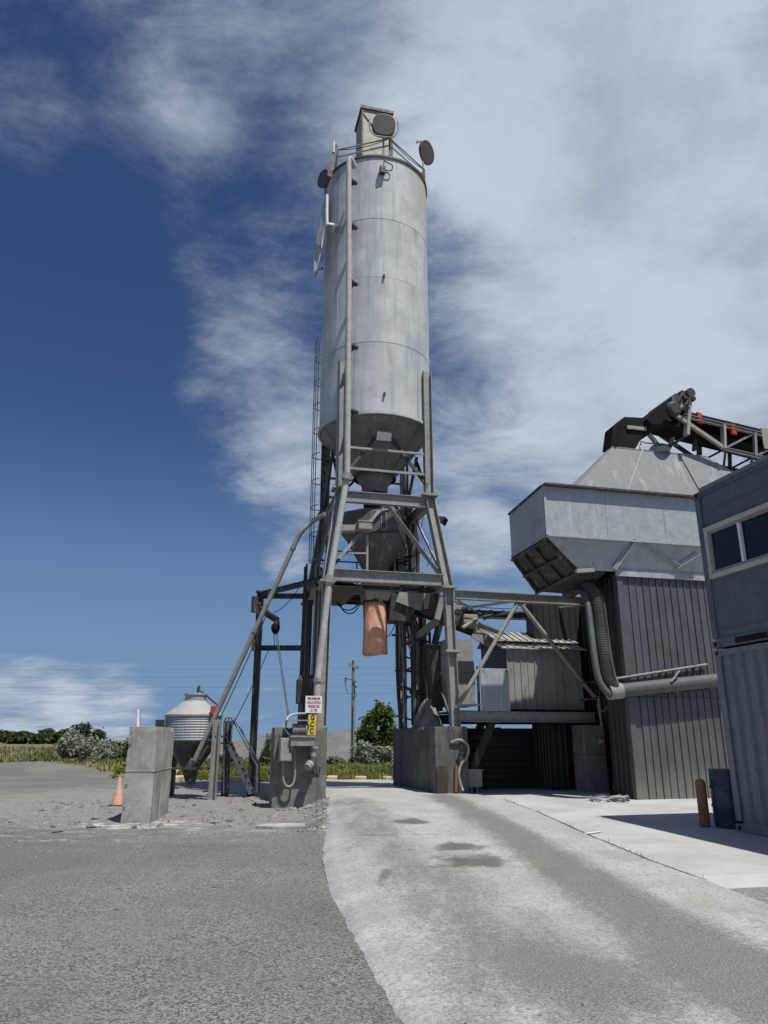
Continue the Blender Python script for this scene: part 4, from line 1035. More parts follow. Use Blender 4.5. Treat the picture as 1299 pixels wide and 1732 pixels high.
# ------------------------------------------------------------------ bridge between tower and building
def bridge():
    t = thing('steel_bridge', 'steel bridge frame with V braces joining tower and batch building', 'bridge frame', (1.9,-1.9,2.1))
    f = M['frame']
    zt = qy(770,1006,-1.9).z; zb = qy(772,1212,-1.9).z
    part('top_beam', MB().beam((1.95,-1.9,zt),(6.45,-1.9,zt-.02), .18, .26, 'I'), f, t)
    part('top_beam', MB().beam((1.95,1.2,zt),(6.4,1.2,zt), .18, .26, 'I'), M['dframe'], t)
    part('bottom_beam', MB().beam((1.95,-1.9,zb),(6.1,-1.9,zb), .18, .28, 'I'), f, t)
    part('bottom_beam', MB().beam((1.95,1.2,zb),(6.1,1.2,zb), .18, .28, 'I'), M['dframe'], t)
    p, l, r = qy(878,1022,-1.9), qy(772,1198,-1.9), qy(1008,1182,-1.9)
    part('brace', MB().tube([p+Vector((-.06,0,0)), l], .062, 10), M['dust'], t, True)
    part('brace', MB().tube([p+Vector((.06,0,0)), r], .062, 10), M['dust'], t, True)
    part('gusset', MB().box(p.x-.15,p.x+.15,-1.91,-1.89,p.z-.05,zt-.13), f, t)
    for x in (2.4,3.4,4.4,5.4): part('cross_beam', MB().beam((x,-1.8,zb+.02),(x,1.1,zb+.02), .1, .16, 'I'), M['dframe'], t)
    part('floor', MB().box(2.0,6.1,-1.8,1.1,zb+.15,zb+.17), M['dframe'], t)
    for a, b in (((2.0,-1.8),(4.0,1.1)),((4.0,-1.8),(2.0,1.1)),((4.0,1.1),(6.3,-1.8))):
        part('roof_brace', MB().beam((*a,zt-.06),(*b,zt-.06), .07, .07, 'L'), f, t)
    for x in (2.8,3.2,3.6,4.0): part('grating_bar', MB().beam((x,-.6,zt-.18),(x,1.1,zt-.18), .04, .06), M['dframe'], t)
    part('clamp', MB().box(1.62,2.06,-2.0,-1.65,3.95,4.02), M['tan'], t)
    part('bracket', MB().beam(qy(775,1193,-1.9), qy(812,1192,-1.9), .12, .06), M['dust'], t)
bridge()

def shed():
    x0, x1, y0, y1 = qy(858,1150,-1.6).x, qy(985,1150,-1.6).x, -1.6, .35
    zb, ze, zr = 2.42, qy(870,1097,-1.6).z, qy(845,1076,-.3).z
    t = thing('platform_shed', 'small corrugated metal shed on the bridge platform under the V braces', 'shed', ((x0+x1)/2,-.6,zb))
    n = 11; w = (x1-x0)/n
    pm = MB().box(.004,w-.004,0,.02,zb,ze).box(.004,.032,-.022,0,zb,ze); me = mesh_of('wall_panel', pm, M['shed'])
    for i in range(n): piece('wall_panel', me, t, Vector((x0+i*w, y0 + (.004 if i % 2 else 0), 0)))
    part('side_wall', MB().extrude([(x0,y0+.02,zb),(x0,y1,zb),(x0,y1,ze+.2),(x0,-.25,zr),(x0,y0+.02,ze)], (.03,0,0)), M['shadeclad'], t)
    part('side_wall', MB().extrude([(x1-.03,y0+.02,zb),(x1-.03,y1,zb),(x1-.03,y1,ze+.2),(x1-.03,-.25,zr),(x1-.03,y0+.02,ze)], (.03,0,0)), M['shadeclad'], t)
    part('back_wall', MB().box(x0,x1,y1,y1+.03,zb,ze+.2), M['shadeclad'], t)
    part('rear_slope', MB().plate([(x0-.1,-.24,zr+.05),(x1+.1,-.24,zr+.05),(x1+.1,y1+.1,ze+.22),(x0-.1,y1+.1,ze+.22)], .03), M['shedroof'], t)
    a = Vector((0,y0-.16,ze-.02)); b = Vector((0,-.25,zr+.05)); mid = a.lerp(b,.34)
    n = 13; w = (x1-x0+.35)/n
    lo = MB().hexa([(.003,a.y,a.z),(w-.003,a.y,a.z),(w-.003,mid.y+.1,mid.z+.0),(.003,mid.y+.1,mid.z+.0),(.003,a.y,a.z+.025),(w-.003,a.y,a.z+.025),(w-.003,mid.y+.1,mid.z+.03),(.003,mid.y+.1,mid.z+.03)])
    lo.hexa([(.003,a.y,a.z+.025),(.03,a.y,a.z+.025),(.03,mid.y+.1,mid.z+.03),(.003,mid.y+.1,mid.z+.03),(.003,a.y,a.z+.055),(.03,a.y,a.z+.055),(.03,mid.y+.1,mid.z+.06),(.003,mid.y+.1,mid.z+.06)])
    u = Vector((0,0,.07))
    hi = MB().hexa([Vector((.003,mid.y,mid.z))+u,Vector((w-.003,mid.y,mid.z))+u,Vector((w-.003,b.y,b.z))+u,Vector((.003,b.y,b.z))+u,Vector((.003,mid.y,mid.z+.025))+u,Vector((w-.003,mid.y,mid.z+.025))+u,Vector((w-.003,b.y,b.z+.025))+u,Vector((.003,b.y,b.z+.025))+u])
    hi.hexa([Vector((.003,mid.y,mid.z+.025))+u,Vector((.03,mid.y,mid.z+.025))+u,Vector((.03,b.y,b.z+.025))+u,Vector((.003,b.y,b.z+.025))+u,Vector((.003,mid.y,mid.z+.06))+u,Vector((.03,mid.y,mid.z+.06))+u,Vector((.03,b.y,b.z+.06))+u,Vector((.003,b.y,b.z+.06))+u])
    ml, mh = mesh_of('roof_sheet', lo, M['shedroof']), mesh_of('roof_sheet', hi, M['shedroof'])
    for i in range(n):
        piece('roof_sheet', ml, t, Vector((x0-.2+i*w,0,random.uniform(-.008,.008)))); piece('roof_sheet', mh, t, Vector((x0-.2+i*w,0,random.uniform(-.008,.008))))
shed()
a, b = qy(812,1130,-1.98), qy(863,1203,-1.98)
t = thing('guard_sheet', 'plain galvanised sheet panel on the platform left of the corrugated shed', 'guard sheet', (a.x,-1.98,b.z))
part('sheet', MB().box(a.x,b.x,-2.0,-1.975,b.z,a.z), M['galv'], t)
bm = MB()
for x in (a.x+.08,b.x-.08):
    for z in (a.z-.06,b.z+.06): bm.box(x-.03,x+.03,-2.015,-2.0,z-.03,z+.03)
part('bolt', bm, M['dust'], t)
part('post', MB().beam((a.x-.04,-1.9,b.z),(a.x-.04,-1.9,a.z+.05), .06, .06), M['dframe'], t)

a, b = qy(772,1082,-.95), qy(801,1195,-.95)
t = thing('drive_box', 'tall dusty steel chute box between the tower leg and the sheet panel', 'chute', (a.x,-.95,b.z))
ax = a.x-.35; bx = b.x+.05; zm = qy(780,1137,-.95).z
part('upper_box', MB().hexa([(ax,-1.0,zm+.02),(bx,-1.0,zm+.02),(bx,-.1,zm+.02),(ax,-.1,zm+.02),(ax,-1.0,a.z),(bx-.05,-1.0,a.z),(bx-.05,-.1,a.z),(ax,-.1,a.z)]), M['dust'], t)
part('flange', MB().box(ax-.03,bx+.05,-1.04,-.08,zm-.025,zm+.02), M['dust'], t)
part('lower_box', MB().hexa([(ax+.1,-1.0,b.z),(bx,-1.0,b.z),(bx,-.1,b.z),(ax+.1,-.1,b.z),(ax,-1.0,zm-.025),(bx,-1.0,zm-.025),(bx,-.1,zm-.025),(ax,-.1,zm-.025)]), M['dust'], t)
t = thing('side_chute', 'dark steel plate chute behind the right tower leg', 'chute', (1.55,.0,2.6))
part('plate', MB().hexa([(1.75,-.4,2.4),(2.0,-.4,2.4),(2.0,.4,2.4),(1.75,.4,2.4),(1.6,-.5,4.3),(2.05,-.5,4.3),(2.05,.4,4.3),(1.6,.4,4.3)]), M['dframe'], t)
part('flange', MB().box(1.55,2.1,-.55,.45,4.3,4.35), M['dframe'], t)

# bay below the bridge: slatted wall, stair
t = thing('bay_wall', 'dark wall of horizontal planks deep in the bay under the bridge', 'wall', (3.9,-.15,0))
pm = mesh_of('plank', MB().box(-1.65,1.65,-.03,.03,0,.155).box(-1.65,1.65,-.05,-.03,.135,.155), M['shadeclad'])
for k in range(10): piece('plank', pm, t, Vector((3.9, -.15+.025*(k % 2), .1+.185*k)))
part('backing', MB().box(2.25,5.5,-.09,-.07,.05,1.92), M['shadeclad'], t)
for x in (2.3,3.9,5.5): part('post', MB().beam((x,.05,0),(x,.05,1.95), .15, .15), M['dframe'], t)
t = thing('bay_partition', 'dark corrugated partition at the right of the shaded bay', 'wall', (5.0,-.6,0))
part('sheet', MB().corr((4.95,-1.3),(4.95,-.2),0,2.05,.2,.03,(-1,0)).corr((4.95,-1.3),(5.45,-1.3),0,2.05,.2,.03,(0,-1)), M['shadeclad'], t)
t = thing('steel_stair', 'dark steel stair climbing behind the right pier below the bridge', 'stair', (2.5,-1.0,.1))
for yy in (-1.25,-.45): part('stringer', MB().beam((2.25,yy,.15),(3.25,yy,2.15), .05, .2), M['dframe'], t)
for k in range(8):
    z = .3+.24*k; x = 2.25+(z-.15)*.5; part('tread', MB().box(x-.1,x+.14,-1.22,-.48,z,z+.04), M['dframe'], t)
for yy in (-1.25,-.45): part('handrail', MB().tube([(2.55,yy,.15),(2.55,yy,1.0),(3.35,yy,2.6)], .025, 6), M['dframe'], t)
p = qz(803,1334,.3)
solo('meter_box', MB().box(2.14,2.52,-2.05,-1.7,.38,.80).box(2.12,2.54,-2.08,-1.68,.80,.83).box(2.2,2.28,-1.95,-1.8,.1,.38).box(2.38,2.46,-1.95,-1.8,.1,.38), M['dust'], 'small dusty grey meter box standing right of the rusty pier end', 'box', (2.33,-1.9,.1))

# ------------------------------------------------------------------ batch building
def building():
    x0, yf, zt = 5.30, -5.02, 5.72; x1 = 12.6; zs = 2.62
    t = thing('batch_building', 'tall building clad in narrow grey metal panels under the aggregate bin', 'building', (8.5,-3,0))
    w = .205; n = int((x1-x0-.12)/w)
    def pm(z0, z1): return MB().box(.003,w-.003,0,.025,z0,z1).box(.003,.030,-.026,0,z0,z1)
    lo, hi = mesh_of('cladding_panel', pm(.02, zs-.006), M['clad']), mesh_of('cladding_panel', pm(zs+.006, zt), M['clad'])
    for i in range(n):
        for me in (lo, hi): piece('cladding_panel', me, t, Vector((x0+.12+i*w, yf+random.uniform(0,.006), 0)))
    part('corner_trim', MB().box(x0-.015,x0+.12,yf-.035,yf+.12,.02,zs-.01).box(x0-.012,x0+.118,yf-.03,yf+.12,zs-.01,zs+.02).box(x0-.015,x0+.12,yf-.035,yf+.12,zs+.02,zt), M['clad'], t)
    part('eave_flashing', MB().box(x0-.05,x1,yf-.09,yf-.03,zt-.06,zt+.10).box(x0-.05,x1,yf-.09,yf+.1,zt+.10,zt+.13), M['galv'], t)
    part('return_wall', MB().corr((x0,yf+.03),(x0,-4.0),0,zt,.22,.03,(-1,0)), M['shadeclad'], t)
    part('recess_wall', MB().corr((x0,-4.0),(6.45,-4.0),0,zt,.22,.03,(0,-1)), M['shadeclad'], t)
    part('side_wall', MB().corr((6.45,-4.0),(6.45,-1.0),0,zt,.22,.03,(-1,0)), M['shadeclad'], t)
    part('inner_wall', MB().corr((4.8,-1.0),(6.45,-1.0),2.2,zt-.1,.22,.03,(0,-1)).corr((5.3,-1.0),(6.45,-1.0),0,2.2,.22,.03,(0,-1)), M['shadeclad'], t)
    part('rear_wall', MB().box(4.8,x1,-.5,-.45,0,zt), M['shadeclad'], t)
    part('inner_side_wall', MB().box(4.8,4.84,-.98,-.45,2.2,zt-.1), M['shadeclad'], t)
    part('end_wall', MB().box(x1-.04,x1,yf+.03,-.5,0,zt), M['shadeclad'], t)
    part('roof_slab', MB().box(5.32,x1,-4.9,-4.0,zt,zt+.06).box(6.45,x1,-3.998,-.45,zt,zt+.06), M['shadeclad'], t)
    part('drip_flashing', MB().beam(qy(974,966,-5.1), qy(1004,964,-5.1), .1, .1), M['tan'], t)
building()

HOODZ = qy(1035,757,-4.75).z
def agg_bin():
    x0, x1, yf, yb = 3.25, 11.9, -5.32, -3.9; zb, zt = 6.57, 7.88
    t = thing('aggregate_bin', 'large galvanised aggregate bin with a sloped hood above the building', 'bin', (7.5,-4,5.8))
    g = M['galv']
    w = (x1-x0)/5
    for i in range(5): part('front_panel', MB().box(x0+i*w+.004,x0+(i+1)*w-.004,yf,yf+.03,zb,zt), g, t)
    K0, K1, K2 = qy(862,872,yb), qy(866,940,yb), qy(908,1000,yb+.25)
    part('left_panel', MB().plate([(x0,yf+.032,zb),(x0,yf+.032,zt),K0,K1], .03), g, t)
    part('right_panel', MB().box(x1-.03,x1,yf+.032,yb,zb,zt), g, t)
    part('back_panel', MB().plate([K1,K0,(x1,yb,zt),(x1,yb,zb)], .03), g, t)
    part('top_lip', MB().box(x0-.03,x1+.03,yf-.16,yf+.06,zt,zt+.05).beam((x0,yf+.06,zt+.025), K0+Vector((0,0,.025)), .12, .05), M['dframe'], t)
    part('bottom_lip', MB().box(x0-.03,x1,yf-.10,yf+.03,zb-.05,zb-.005).beam((x0,yf+.03,zb-.03), K1+Vector((0,0,-.03)), .08, .05), g, t)
    for x in (x0+.004,): part('corner_angle', MB().box(x-.03,x+.03,yf-.03,yf-.002,zb,zt), g, t)
    # tapered lower part
    xl, yl, zl = 4.22, -5.06, 5.78
    part('lower_front', MB().extrude([(x0+.02,yf+.02,zb-.05),(x1,yf+.02,zb-.05),(x1,yl,zl),(xl,yl,zl)], (0,.03,0)), g, t)
    c00, c01, c10, c11 = Vector((x0+.02,yf+.05,zb-.05)), K1+Vector((.02,0,-.05)), Vector((xl,yl+.03,zl)), K2
    part('lower_left', MB().plate([c00,c10,c11,c01], .02), M['dframe'], t)
    nrm = (c10-c00).cross(c01-c00).normalized()
    if nrm.z > 0: nrm = -nrm
    for v in (0.05,.36,.68,.97):
        a, b = c00.lerp(c01, v), c10.lerp(c11, v); part('stiffener', MB().beam(a+nrm*.05, b+nrm*.05, .05, .12, up=nrm), M['dframe'], t)
    for u in (.0,.5,1.0):
        a, b = c00.lerp(c10, u), c01.lerp(c11, u); part('stiffener', MB().beam(a+nrm*.06, b+nrm*.06, .05, .14, up=nrm), M['dframe'], t)
    part('gable_plate', MB().plate([c10,c11,Vector((5.0,c11.y,zl-.35)),Vector((5.0,yl+.05,zl-.02))], .03), M['dframe'], t)
    part('lower_back', MB().plate([c01,c11,Vector((x1,c11.y,zl)),Vector((x1,yb,zb-.05))], .03), M['dframe'], t)
    for a, b in (((1070,914),(1040,962)), ((1072,914),(1152,960)), ((1182,935),(1143,960))):
        p, q = qy(*a, yf-.02), qy(*b, yl-.12); part('brace', MB().beam(p, q, .10, .08, 'L', up=(0,-1,0)), g, t)
    # hood
    hx0, hx1, tx0, tx1, ty, tz = 4.23, 11.3, qy(1035,757,-4.75).x, qy(1195,765,-4.75).x, -4.75, HOODZ
    by, bz = -5.12, zt+.05
    bs = [hx0, qy(1058,826,by).x, qy(1191,832,by).x, hx1]; ts = [tx0, qy(1085,757,ty).x, qy(1148,760,ty).x, tx1]
    for i in range(3): part('hood_panel', MB().plate([(bs[i]+.008,by,bz),(bs[i+1]-.008,by,bz),(ts[i+1]-.008,ty,tz),(ts[i]+.008,ty,tz)], .02), M['zinc'], t)
    for i in (1,2): part('hood_seam', MB().beam((bs[i],by-.01,bz),(ts[i],ty-.01,tz), .05, .06, up=(0,-1,.5)), M['frame'], t)
    part('hood_side', MB().plate([(hx0,by,bz),(tx0,ty,tz),(tx0,-4.42,tz),(hx0,yb,bz)], .02), M['zinc'], t)
    part('hood_side', MB().plate([(hx1,by,bz),(tx1,ty,tz),(tx1,-4.42,tz),(hx1,yb,bz)], .02), M['zinc'], t)
    part('hood_back', MB().plate([(hx0,yb,bz),(hx1,yb,bz),(tx1,-4.42,tz),(tx0,-4.42,tz)], .02), g, t)
    part('hood_top', MB().box(tx0-.02,tx1,ty-.02,-4.42,tz,tz+.03), M['zinc'], t)
    part('deck_cover', MB().plate([(x0,yf+.04,zt-.02),(x1,yf+.04,zt-.02),(x1,yb,zt-.02),K0+Vector((0,0,-.02))], .01), M['dframe'], t)
    a, b = qy(1086,752,ty-.03), qy(1146,756,ty-.03)
    part('grab_rail', MB().tube([a-Vector((.05,0,.02)), a+Vector((-.02,0,.1)), a+Vector((.06,-.05,.04)), b+Vector((0,-.05,.02)), b+Vector((.03,0,.08)), b], .02, 6), M['dframe'], t, True)
    c = qy(1114,752,-4.58); part('hatch', MB().lathe(c.x,c.y,[(.30,tz),(.30,tz+.16),(.2,tz+.28),(0,tz+.34)],20), M['tan'], t, True)
    c = qy(1075,750,-4.65); part('curb', MB().box(c.x-.22,c.x+.12,-4.72,-4.45,tz+.03,tz+.2), M['white'], t)
    c = qy(975,818,-4.6); part('roof_hook', MB().box(c.x-.12,c.x+.12,-4.9,-4.6,zt+.05,zt+.13), M['dframe'], t)
agg_bin()

def top_conveyor():
    y = -4.5; t = thing('aggregate_conveyor', 'black belt conveyor on a steel truss feeding the aggregate bin hood', 'conveyor', qy(1150,720,y))
    A, B = qy(1106,706,y), qy(1299,752,y); d = (B-A).normalized(); E = A + d*11.5; n = Vector((-d.z,0,d.x))
    if n.z < 0: n = -n
    def q(u, h, w): return A + d*u + n*h + Vector((0,w,0))
    hd = qy(1125,690,y)
    part('belt', MB().hexa([q(.3,.02,-.42),q(11.5,.02,-.42),q(11.5,.02,.42),q(.3,.02,.42),q(.1,.20,-.42),q(11.5,.22,-.42),q(11.5,.22,.42),q(.1,.20,.42)]), M['black'], t)
    part('return_belt', MB().hexa([q(-.15,-.34,-.4),q(11.5,-.50,-.4),q(11.5,-.50,.4),q(-.15,-.34,.4),q(-.15,-.30,-.4),q(11.5,-.46,-.4),q(11.5,-.46,.4),q(-.15,-.30,.4)]), M['black'], t)
    part('head_cover', MB().extrude([qy(px,py,y-.45) for px, py in ((1095,708),(1106,693),(1118,684),(1130,687),(1140,700),(1136,712),(1120,717),(1101,717))], (0,.95,0)), M['black'], t)
    part('head_pulley', MB().tube([hd+Vector((0,-.62,-.02)), hd+Vector((0,.6,-.02))], .20, 18), M['dframe'], t, True)
    g = part('gear_reducer', MB().lathe(0,0,[(0.0,-.14),(.12,-.14),(.13,-.08),(.20,-.06),(.23,.0),(.23,.08),(.16,.14),(0,.14)],14), M['motor'], t, True)
    g.o.rotation_euler = (math.pi/2,0,0)
    # the reducer was turned about the thing's origin: bring it to the pulley end
    loc = qy(1138,693,y-.72) - t.org
    me = g.o.data
    for v in me.vertices: v.co = v.co + t.org
    g.o.location = loc
    m = qy(1165,672,y-.5)
    part('motor', MB().tube([m+Vector((-.05,-.2,.06)), m+Vector((-.05,.3,.06))], .14, 16).tube([m+Vector((-.30,-.15,.02)), m+Vector((-.30,.2,.02))], .10, 12).beam(m+Vector((-.3,0,-.1)), m+Vector((.1,0,-.1)), .35, .1), M['motor'], t)
    s = qy(1161,736,y-.55); part('motor_post', MB().beam(s, m+Vector((-.03,-.02,-.12)), .16, .1), M['tan'], t)
    part('motor_post', MB().beam(s+Vector((.12,1.0,0)), m+Vector((.02,.2,-.12)), .1, .08), M['tan'], t)
    part('drive_belt', MB().beam(m+Vector((-.05,-.25,-.05)), qy(1143,703,y-.8), .03, .05).beam(m+Vector((-.33,-.2,0)), qy(1140,686,y-.8), .03, .04), M['dframe'], t)
    for w in (-.55,.55):
        tp = M['truss'] if w < 0 else M['dframe']
        part('top_chord', MB().beam(q(.6,-.05,w), q(11.5,-.05,w), .09, .12, 'C'), tp, t)
        part('bottom_chord', MB().beam(q(1.95,-.80,w), q(11.5,-.80,w), .08, .1, 'C'), tp, t)
        part('end_strut', MB().beam(q(.35,-.1,w), q(1.95,-.80,w), .1, .1), M['tan'] if w < 0 else M['dframe'], t)
        u = 1.9
        k = 0
        while u < 11.4:
            part('web_post', MB().beam(q(u,-.80,w), q(u,-.05,w), .09 if k else .16, .08), tp if k else (M['tan'] if w < 0 else M['dframe']), t)
            if u+1.1 < 11.5: part('web_diagonal', MB().beam(q(u+.05,-.77,w), q(u+1.0,-.1,w), .06, .06, 'L'), tp, t)
            u += 1.06; k += 1
    u = 2.0
    while u < 11: part('cross_member', MB().beam(q(u,-.80,-.5), q(u+.7,-.80,.5), .06, .06, 'L'), M['dframe'], t); part('idler', MB().tube([q(u+.4,-.06,-.5), q(u+.4,-.06,.5)], .07, 10), M['dframe'], t, True); u += .9
    for px, py in ((1184,706),(1241,725)):
        p = qy(px,py,y-.58); part('red_bracket', MB().extrude([p+Vector((-.08,0,-.15)), p+Vector((.10,0,-.17)), p+Vector((.06,0,.0)), p+Vector((.09,0,.13)), p+Vector((-.06,0,.17))], (0,.08,0)), M['red'], t)
    p = qy(1296,740,y-.6); part('side_plate', MB().box(p.x-.12,p.x+.3,p.y,p.y+.04,p.z-.35,p.z+.3), M['tan'], t)
    for a, b, m_ in (((1098,735),(1112,752),M['tan']),((1160,738),(1133,754),M['dframe']),((1176,745),(1174,762),M['dframe'])):
        part('support_leg', MB().beam(qy(*a,y-.2), qy(*b,y-.2), .12, .08), m_, t)
    # trestle far along, so that the truss does not float
    for w in (-.5,.5): part('trestle_leg', MB().beam(q(7.5,-1.0,w), Vector((q(7.5,0,w).x, q(7.5,0,w).y+w, 0)), .2, .2, 'I'), M['frame'], t)
    # discharge hood
    h = thing('discharge_hood', 'black steel discharge hood under the conveyor head on the bin', 'chute', (6.6,-4.5,HOODZ+.03))
    T = [qy(1056,705,-4.75), qy(1096,707,-4.75)]; z0 = HOODZ+.03
    HX = qy(1037,722,-4.75).x
    Bx0, Bx1 = qy(1033,756,-4.75).x, qy(1083,752,-4.75).x
    part('body', MB().hexa([(Bx0,-4.75,z0),(Bx0+.75,-4.75,z0),(Bx0+.75,-4.3,z0),(Bx0,-4.3,z0),(HX,-4.75,T[0].z-.35),(T[1].x,-4.75,T[1].z-.3),(T[1].x,-4.3,T[1].z-.3),(HX,-4.3,T[0].z-.35)]).hexa([(HX,-4.75,T[0].z-.34),(T[1].x,-4.75,T[1].z-.5),(T[1].x,-4.3,T[1].z-.5),(HX,-4.3,T[0].z-.34),(T[0].x,-4.75,T[0].z),(T[1].x,-4.75,T[1].z),(T[1].x,-4.3,T[1].z),(T[0].x,-4.3,T[0].z)]), M['black'], h)
    p, r = qy(1061,719,-4.81), qy(1094,728,-4.81); part('skirt_strip', MB().box(p.x,r.x,-4.81,-4.75,r.z,p.z), M['tan'], h)
    part('side_rib', MB().beam((Bx0+.12,-4.77,z0),(T[0].x-.1,-4.77,T[0].z-.3), .05, .06), M['black'], h)
top_conveyor()

# pipes and hoses against the building
def duct():
    a, b = qy(1032,1170,-5.235), qy(1209,1151,-5.235)
    t = thing('air_duct', 'thick grey pipe running along the metal clad wall to the containers', 'pipe', a)
    part('pipe', MB().tube([a, b, b+(b-a).normalized()*.35], .17, 18), M['hose'], t, True)
    part('elbow_cuff', MB().tube([a-(b-a).normalized()*.05, a+(b-a).normalized()*.3], .19, 18), M['dust'], t, True)
    p = qy(1135,1153,-5.42); part('patch_clamp', MB().beam(p, p+Vector((.28,0,.28)), .05, .03), M['dust'], t)
    bm = MB()
    for k in range(16):
        c = a.lerp(b, .4+k*.036)-Vector((0,0,.17)); bm.box(c.x-.03,c.x+.03,c.y-.04,c.y+.04,c.z-.035,c.z+.005)
    part('shadow_scallop', bm, M['dframe'], t)  # dark blocks imitate the scalloped shadow below the pipe
    c = thing('conduit_pipe', 'thin grey conduit above the thick pipe on the clad wall', 'pipe', qy(1040,1148,-5.09))
    part('tube', MB().tube([qy(1036,1149,-5.09), qy(1195,1124,-5.09)], .032, 8), M['dust'], c, True)
    mb = MB()
    for px, py in ((1065,1145),(1120,1136),(1175,1128)): p = qy(px,py,-5.09); mb.box(p.x-.03,p.x+.03,p.y-.02,-5.02,p.z-.05,p.z+.05)
    part('clip', mb, M['dframe'], c)
duct()
def hose(label, pts, r, m, ribs=False):
    y = -4.55; P = arc([qy(px,py,yy) for px, py, yy in pts], 30 if ribs else 8)
    if ribs:
        rad = [r*(1.0 + (.07 if i % 2 else -.07)) for i in range(len(P))]
        return solo('air_hose', MB().tube(P, r, 14, rad), m, label, 'hose', P[-1], 'hoses curving down beside the building corner', smooth=False)
    return solo('air_hose', MB().tube(P, r, 10), m, label, 'hose', P[-1], 'hoses curving down beside the building corner', smooth=True)
hose('thick black ribbed hose arching down beside the building corner', [(962,1004,-2.6),(975,995,-3.2),(990,993,-4.2),(1005,1005,-4.6),(1013,1040,-4.8),(1018,1080,-5.0),(1023,1120,-5.09),(1030,1150,-5.22),(1040,1167,-5.24)], .165, M['hose'], True)
hose('smooth grey hose looping left of the ribbed hose', [(955,1006,-2.4),(968,1000,-3.2),(982,1000,-4.4),(993,1020,-4.7),(999,1060,-4.9),(1005,1110,-5.1),(1013,1150,-5.2),(1028,1172,-5.3),(1040,1176,-5.3)], .085, M['hose'])
hose('thin grey hose on the right of the ribbed hose', [(985,995,-4.0),(1005,996,-4.5),(1018,1010,-4.7),(1024,1050,-4.85),(1032,1110,-5.05),(1038,1140,-5.1)], .05, M['hose'])
t = thing('pipe_rack', 'thin pipe handrails and standpipe below the hoses by the slim pier', 'pipe rack', qy(1017,1228,-3.0))
part('rail', MB().tube([qy(983,1155,-3.0), qy(1008,1153,-3.0)], .03, 6), M['dframe'], t)
part('rail', MB().tube([qy(982,1184,-3.0), qy(1033,1178,-3.0)], .035, 6), M['dframe'], t)
part('standpipe', MB().tube([qy(1012,1178,-3.0), qy(1014,1200,-3.0), qy(1018,1228,-2.6)], .035, 8), M['dust'], t, True)
part('standpipe', MB().tube(arc([qy(1010,1192,-3.0), qy(1020,1203,-3.0), qy(1030,1190,-3.0), qy(1034,1178,-3.0)]), .022, 6), M['dust'], t, True)
part('valve', MB().beam(qy(1017,1250,-2.5), qy(1017,1258,-2.5), .12, .08), M['tan'], t)
for i, (a, b) in enumerate((((1005,1060),(1050,1165)),((1012,1100),(1048,1172)))):
    solo('stay_wire', MB().tube([qy(*a,-4.9), qy(*b,-5.3)], .014, 5), M['dust'], ('upper','lower')[i]+' thin stay wire slanting behind the hoses at the building corner', 'wire', qy(*b,-5.3), 'stay wires by the hoses')

# ------------------------------------------------------------------ containers
def container(label, z0, z1, m, corrugated, holes=()):
    x0, x1, y0, y1 = 3.76, 6.2, -16.48, -10.42
    t = thing('shipping_container', label, 'container', (x0+1.2,y0+3,z0), 'stacked shipping containers')
    b = .16
    for x in (x0, x1-.14):
        for y in (y0, y1-.14): part('corner_post', MB().box(x,x+.14,y,y+.14,z0+.16,z1-.12), m, t, bevel=.01)
        part('bottom_rail', MB().box(x,x+.1,y0+.18,y1-.18,z0,z0+b), m, t)
        part('top_rail', MB().box(x,x+.09,y0+.18,y1-.18,z1-.1,z1), m, t)
        for y in (y0, y1-.18):
            for z in (z0, z1-.12):
                cc = part('corner_casting', MB().box(x-.012,x+.17,y-.012,y+.19,z,z+.12), m, t, bevel=.008)
                part('casting_hole', MB().disc((x-.014 if x == x0 else x+.172, y+.09, z+.06), (1,0,0), .035, .006, 12), M['black'], cc)
    for y in (y0, y1-.09): part('end_rail', MB().box(x0+.18,x1-.16,y,y+.09,z0,z0+b).box(x0+.18,x1-.16,y,y+.09,z1-.1,z1), m, t)
    part('roof', MB().box(x0+.09,x1-.09,y0+.09,y1-.09,z1-.05,z1-.03), m, t)
    part('floor', MB().box(x0+.1,x1-.1,y0+.09,y1-.09,z0+.12,z0+.15), M['dframe'], t)
    if corrugated:
        part('side_sheet', MB().corr((x0+.045,y1-.14),(x0+.045,y0+.14),z0+b,z1-.1,.278,.050,(-1,0),.5), m, t)
    part('side_sheet', MB().corr((x1-.045,y0+.14),(x1-.045,y1-.14),z0+b,z1-.1,.278,.036,(1,0),.5), m, t)
    part('end_sheet', MB().corr((x0+.14,y1-.05),(x1-.14,y1-.05),z0+b,z1-.1,.278,.036,(0,1),.5), m, t)
    part('end_sheet', MB().corr((x0+.14,y0+.05),(x1-.14,y0+.05),z0+b,z1-.1,.278,.036,(0,-1),.5), m, t)
    return t, x0, x1, y0, y1
slz = slab_z(13.3)
zmid = qx(1208,1098,3.76).z; ztop = qx(1170,838,3.76).z
lower = container('lower grey blue corrugated container standing on the slab beside the barrel', slz, zmid-.03, M['corten'], True)
up, x0, x1, y0, y1 = container('upper dark blue container with a long office window, stacked on top', zmid+.01, ztop, M['blue'], False)
z0, z1 = zmid+.01, ztop
wt, wb = qx(1191,894,3.76), qx(1202,980,3.76); wy1 = wt.y; wy0 = wy1-2.6; wz1, wz0 = wt.z, wb.z
sheet = MB().box(x0+.03,x0+.06,y0+.14,wy0,z0+.16,z1-.1).box(x0+.03,x0+.06,wy1,y1-.14,z0+.16,z1-.1).box(x0+.03,x0+.06,wy0,wy1,z0+.16,wz0).box(x0+.03,x0+.06,wy0,wy1,wz1,z1-.1)
part('side_wall', sheet, M['blue'], up)
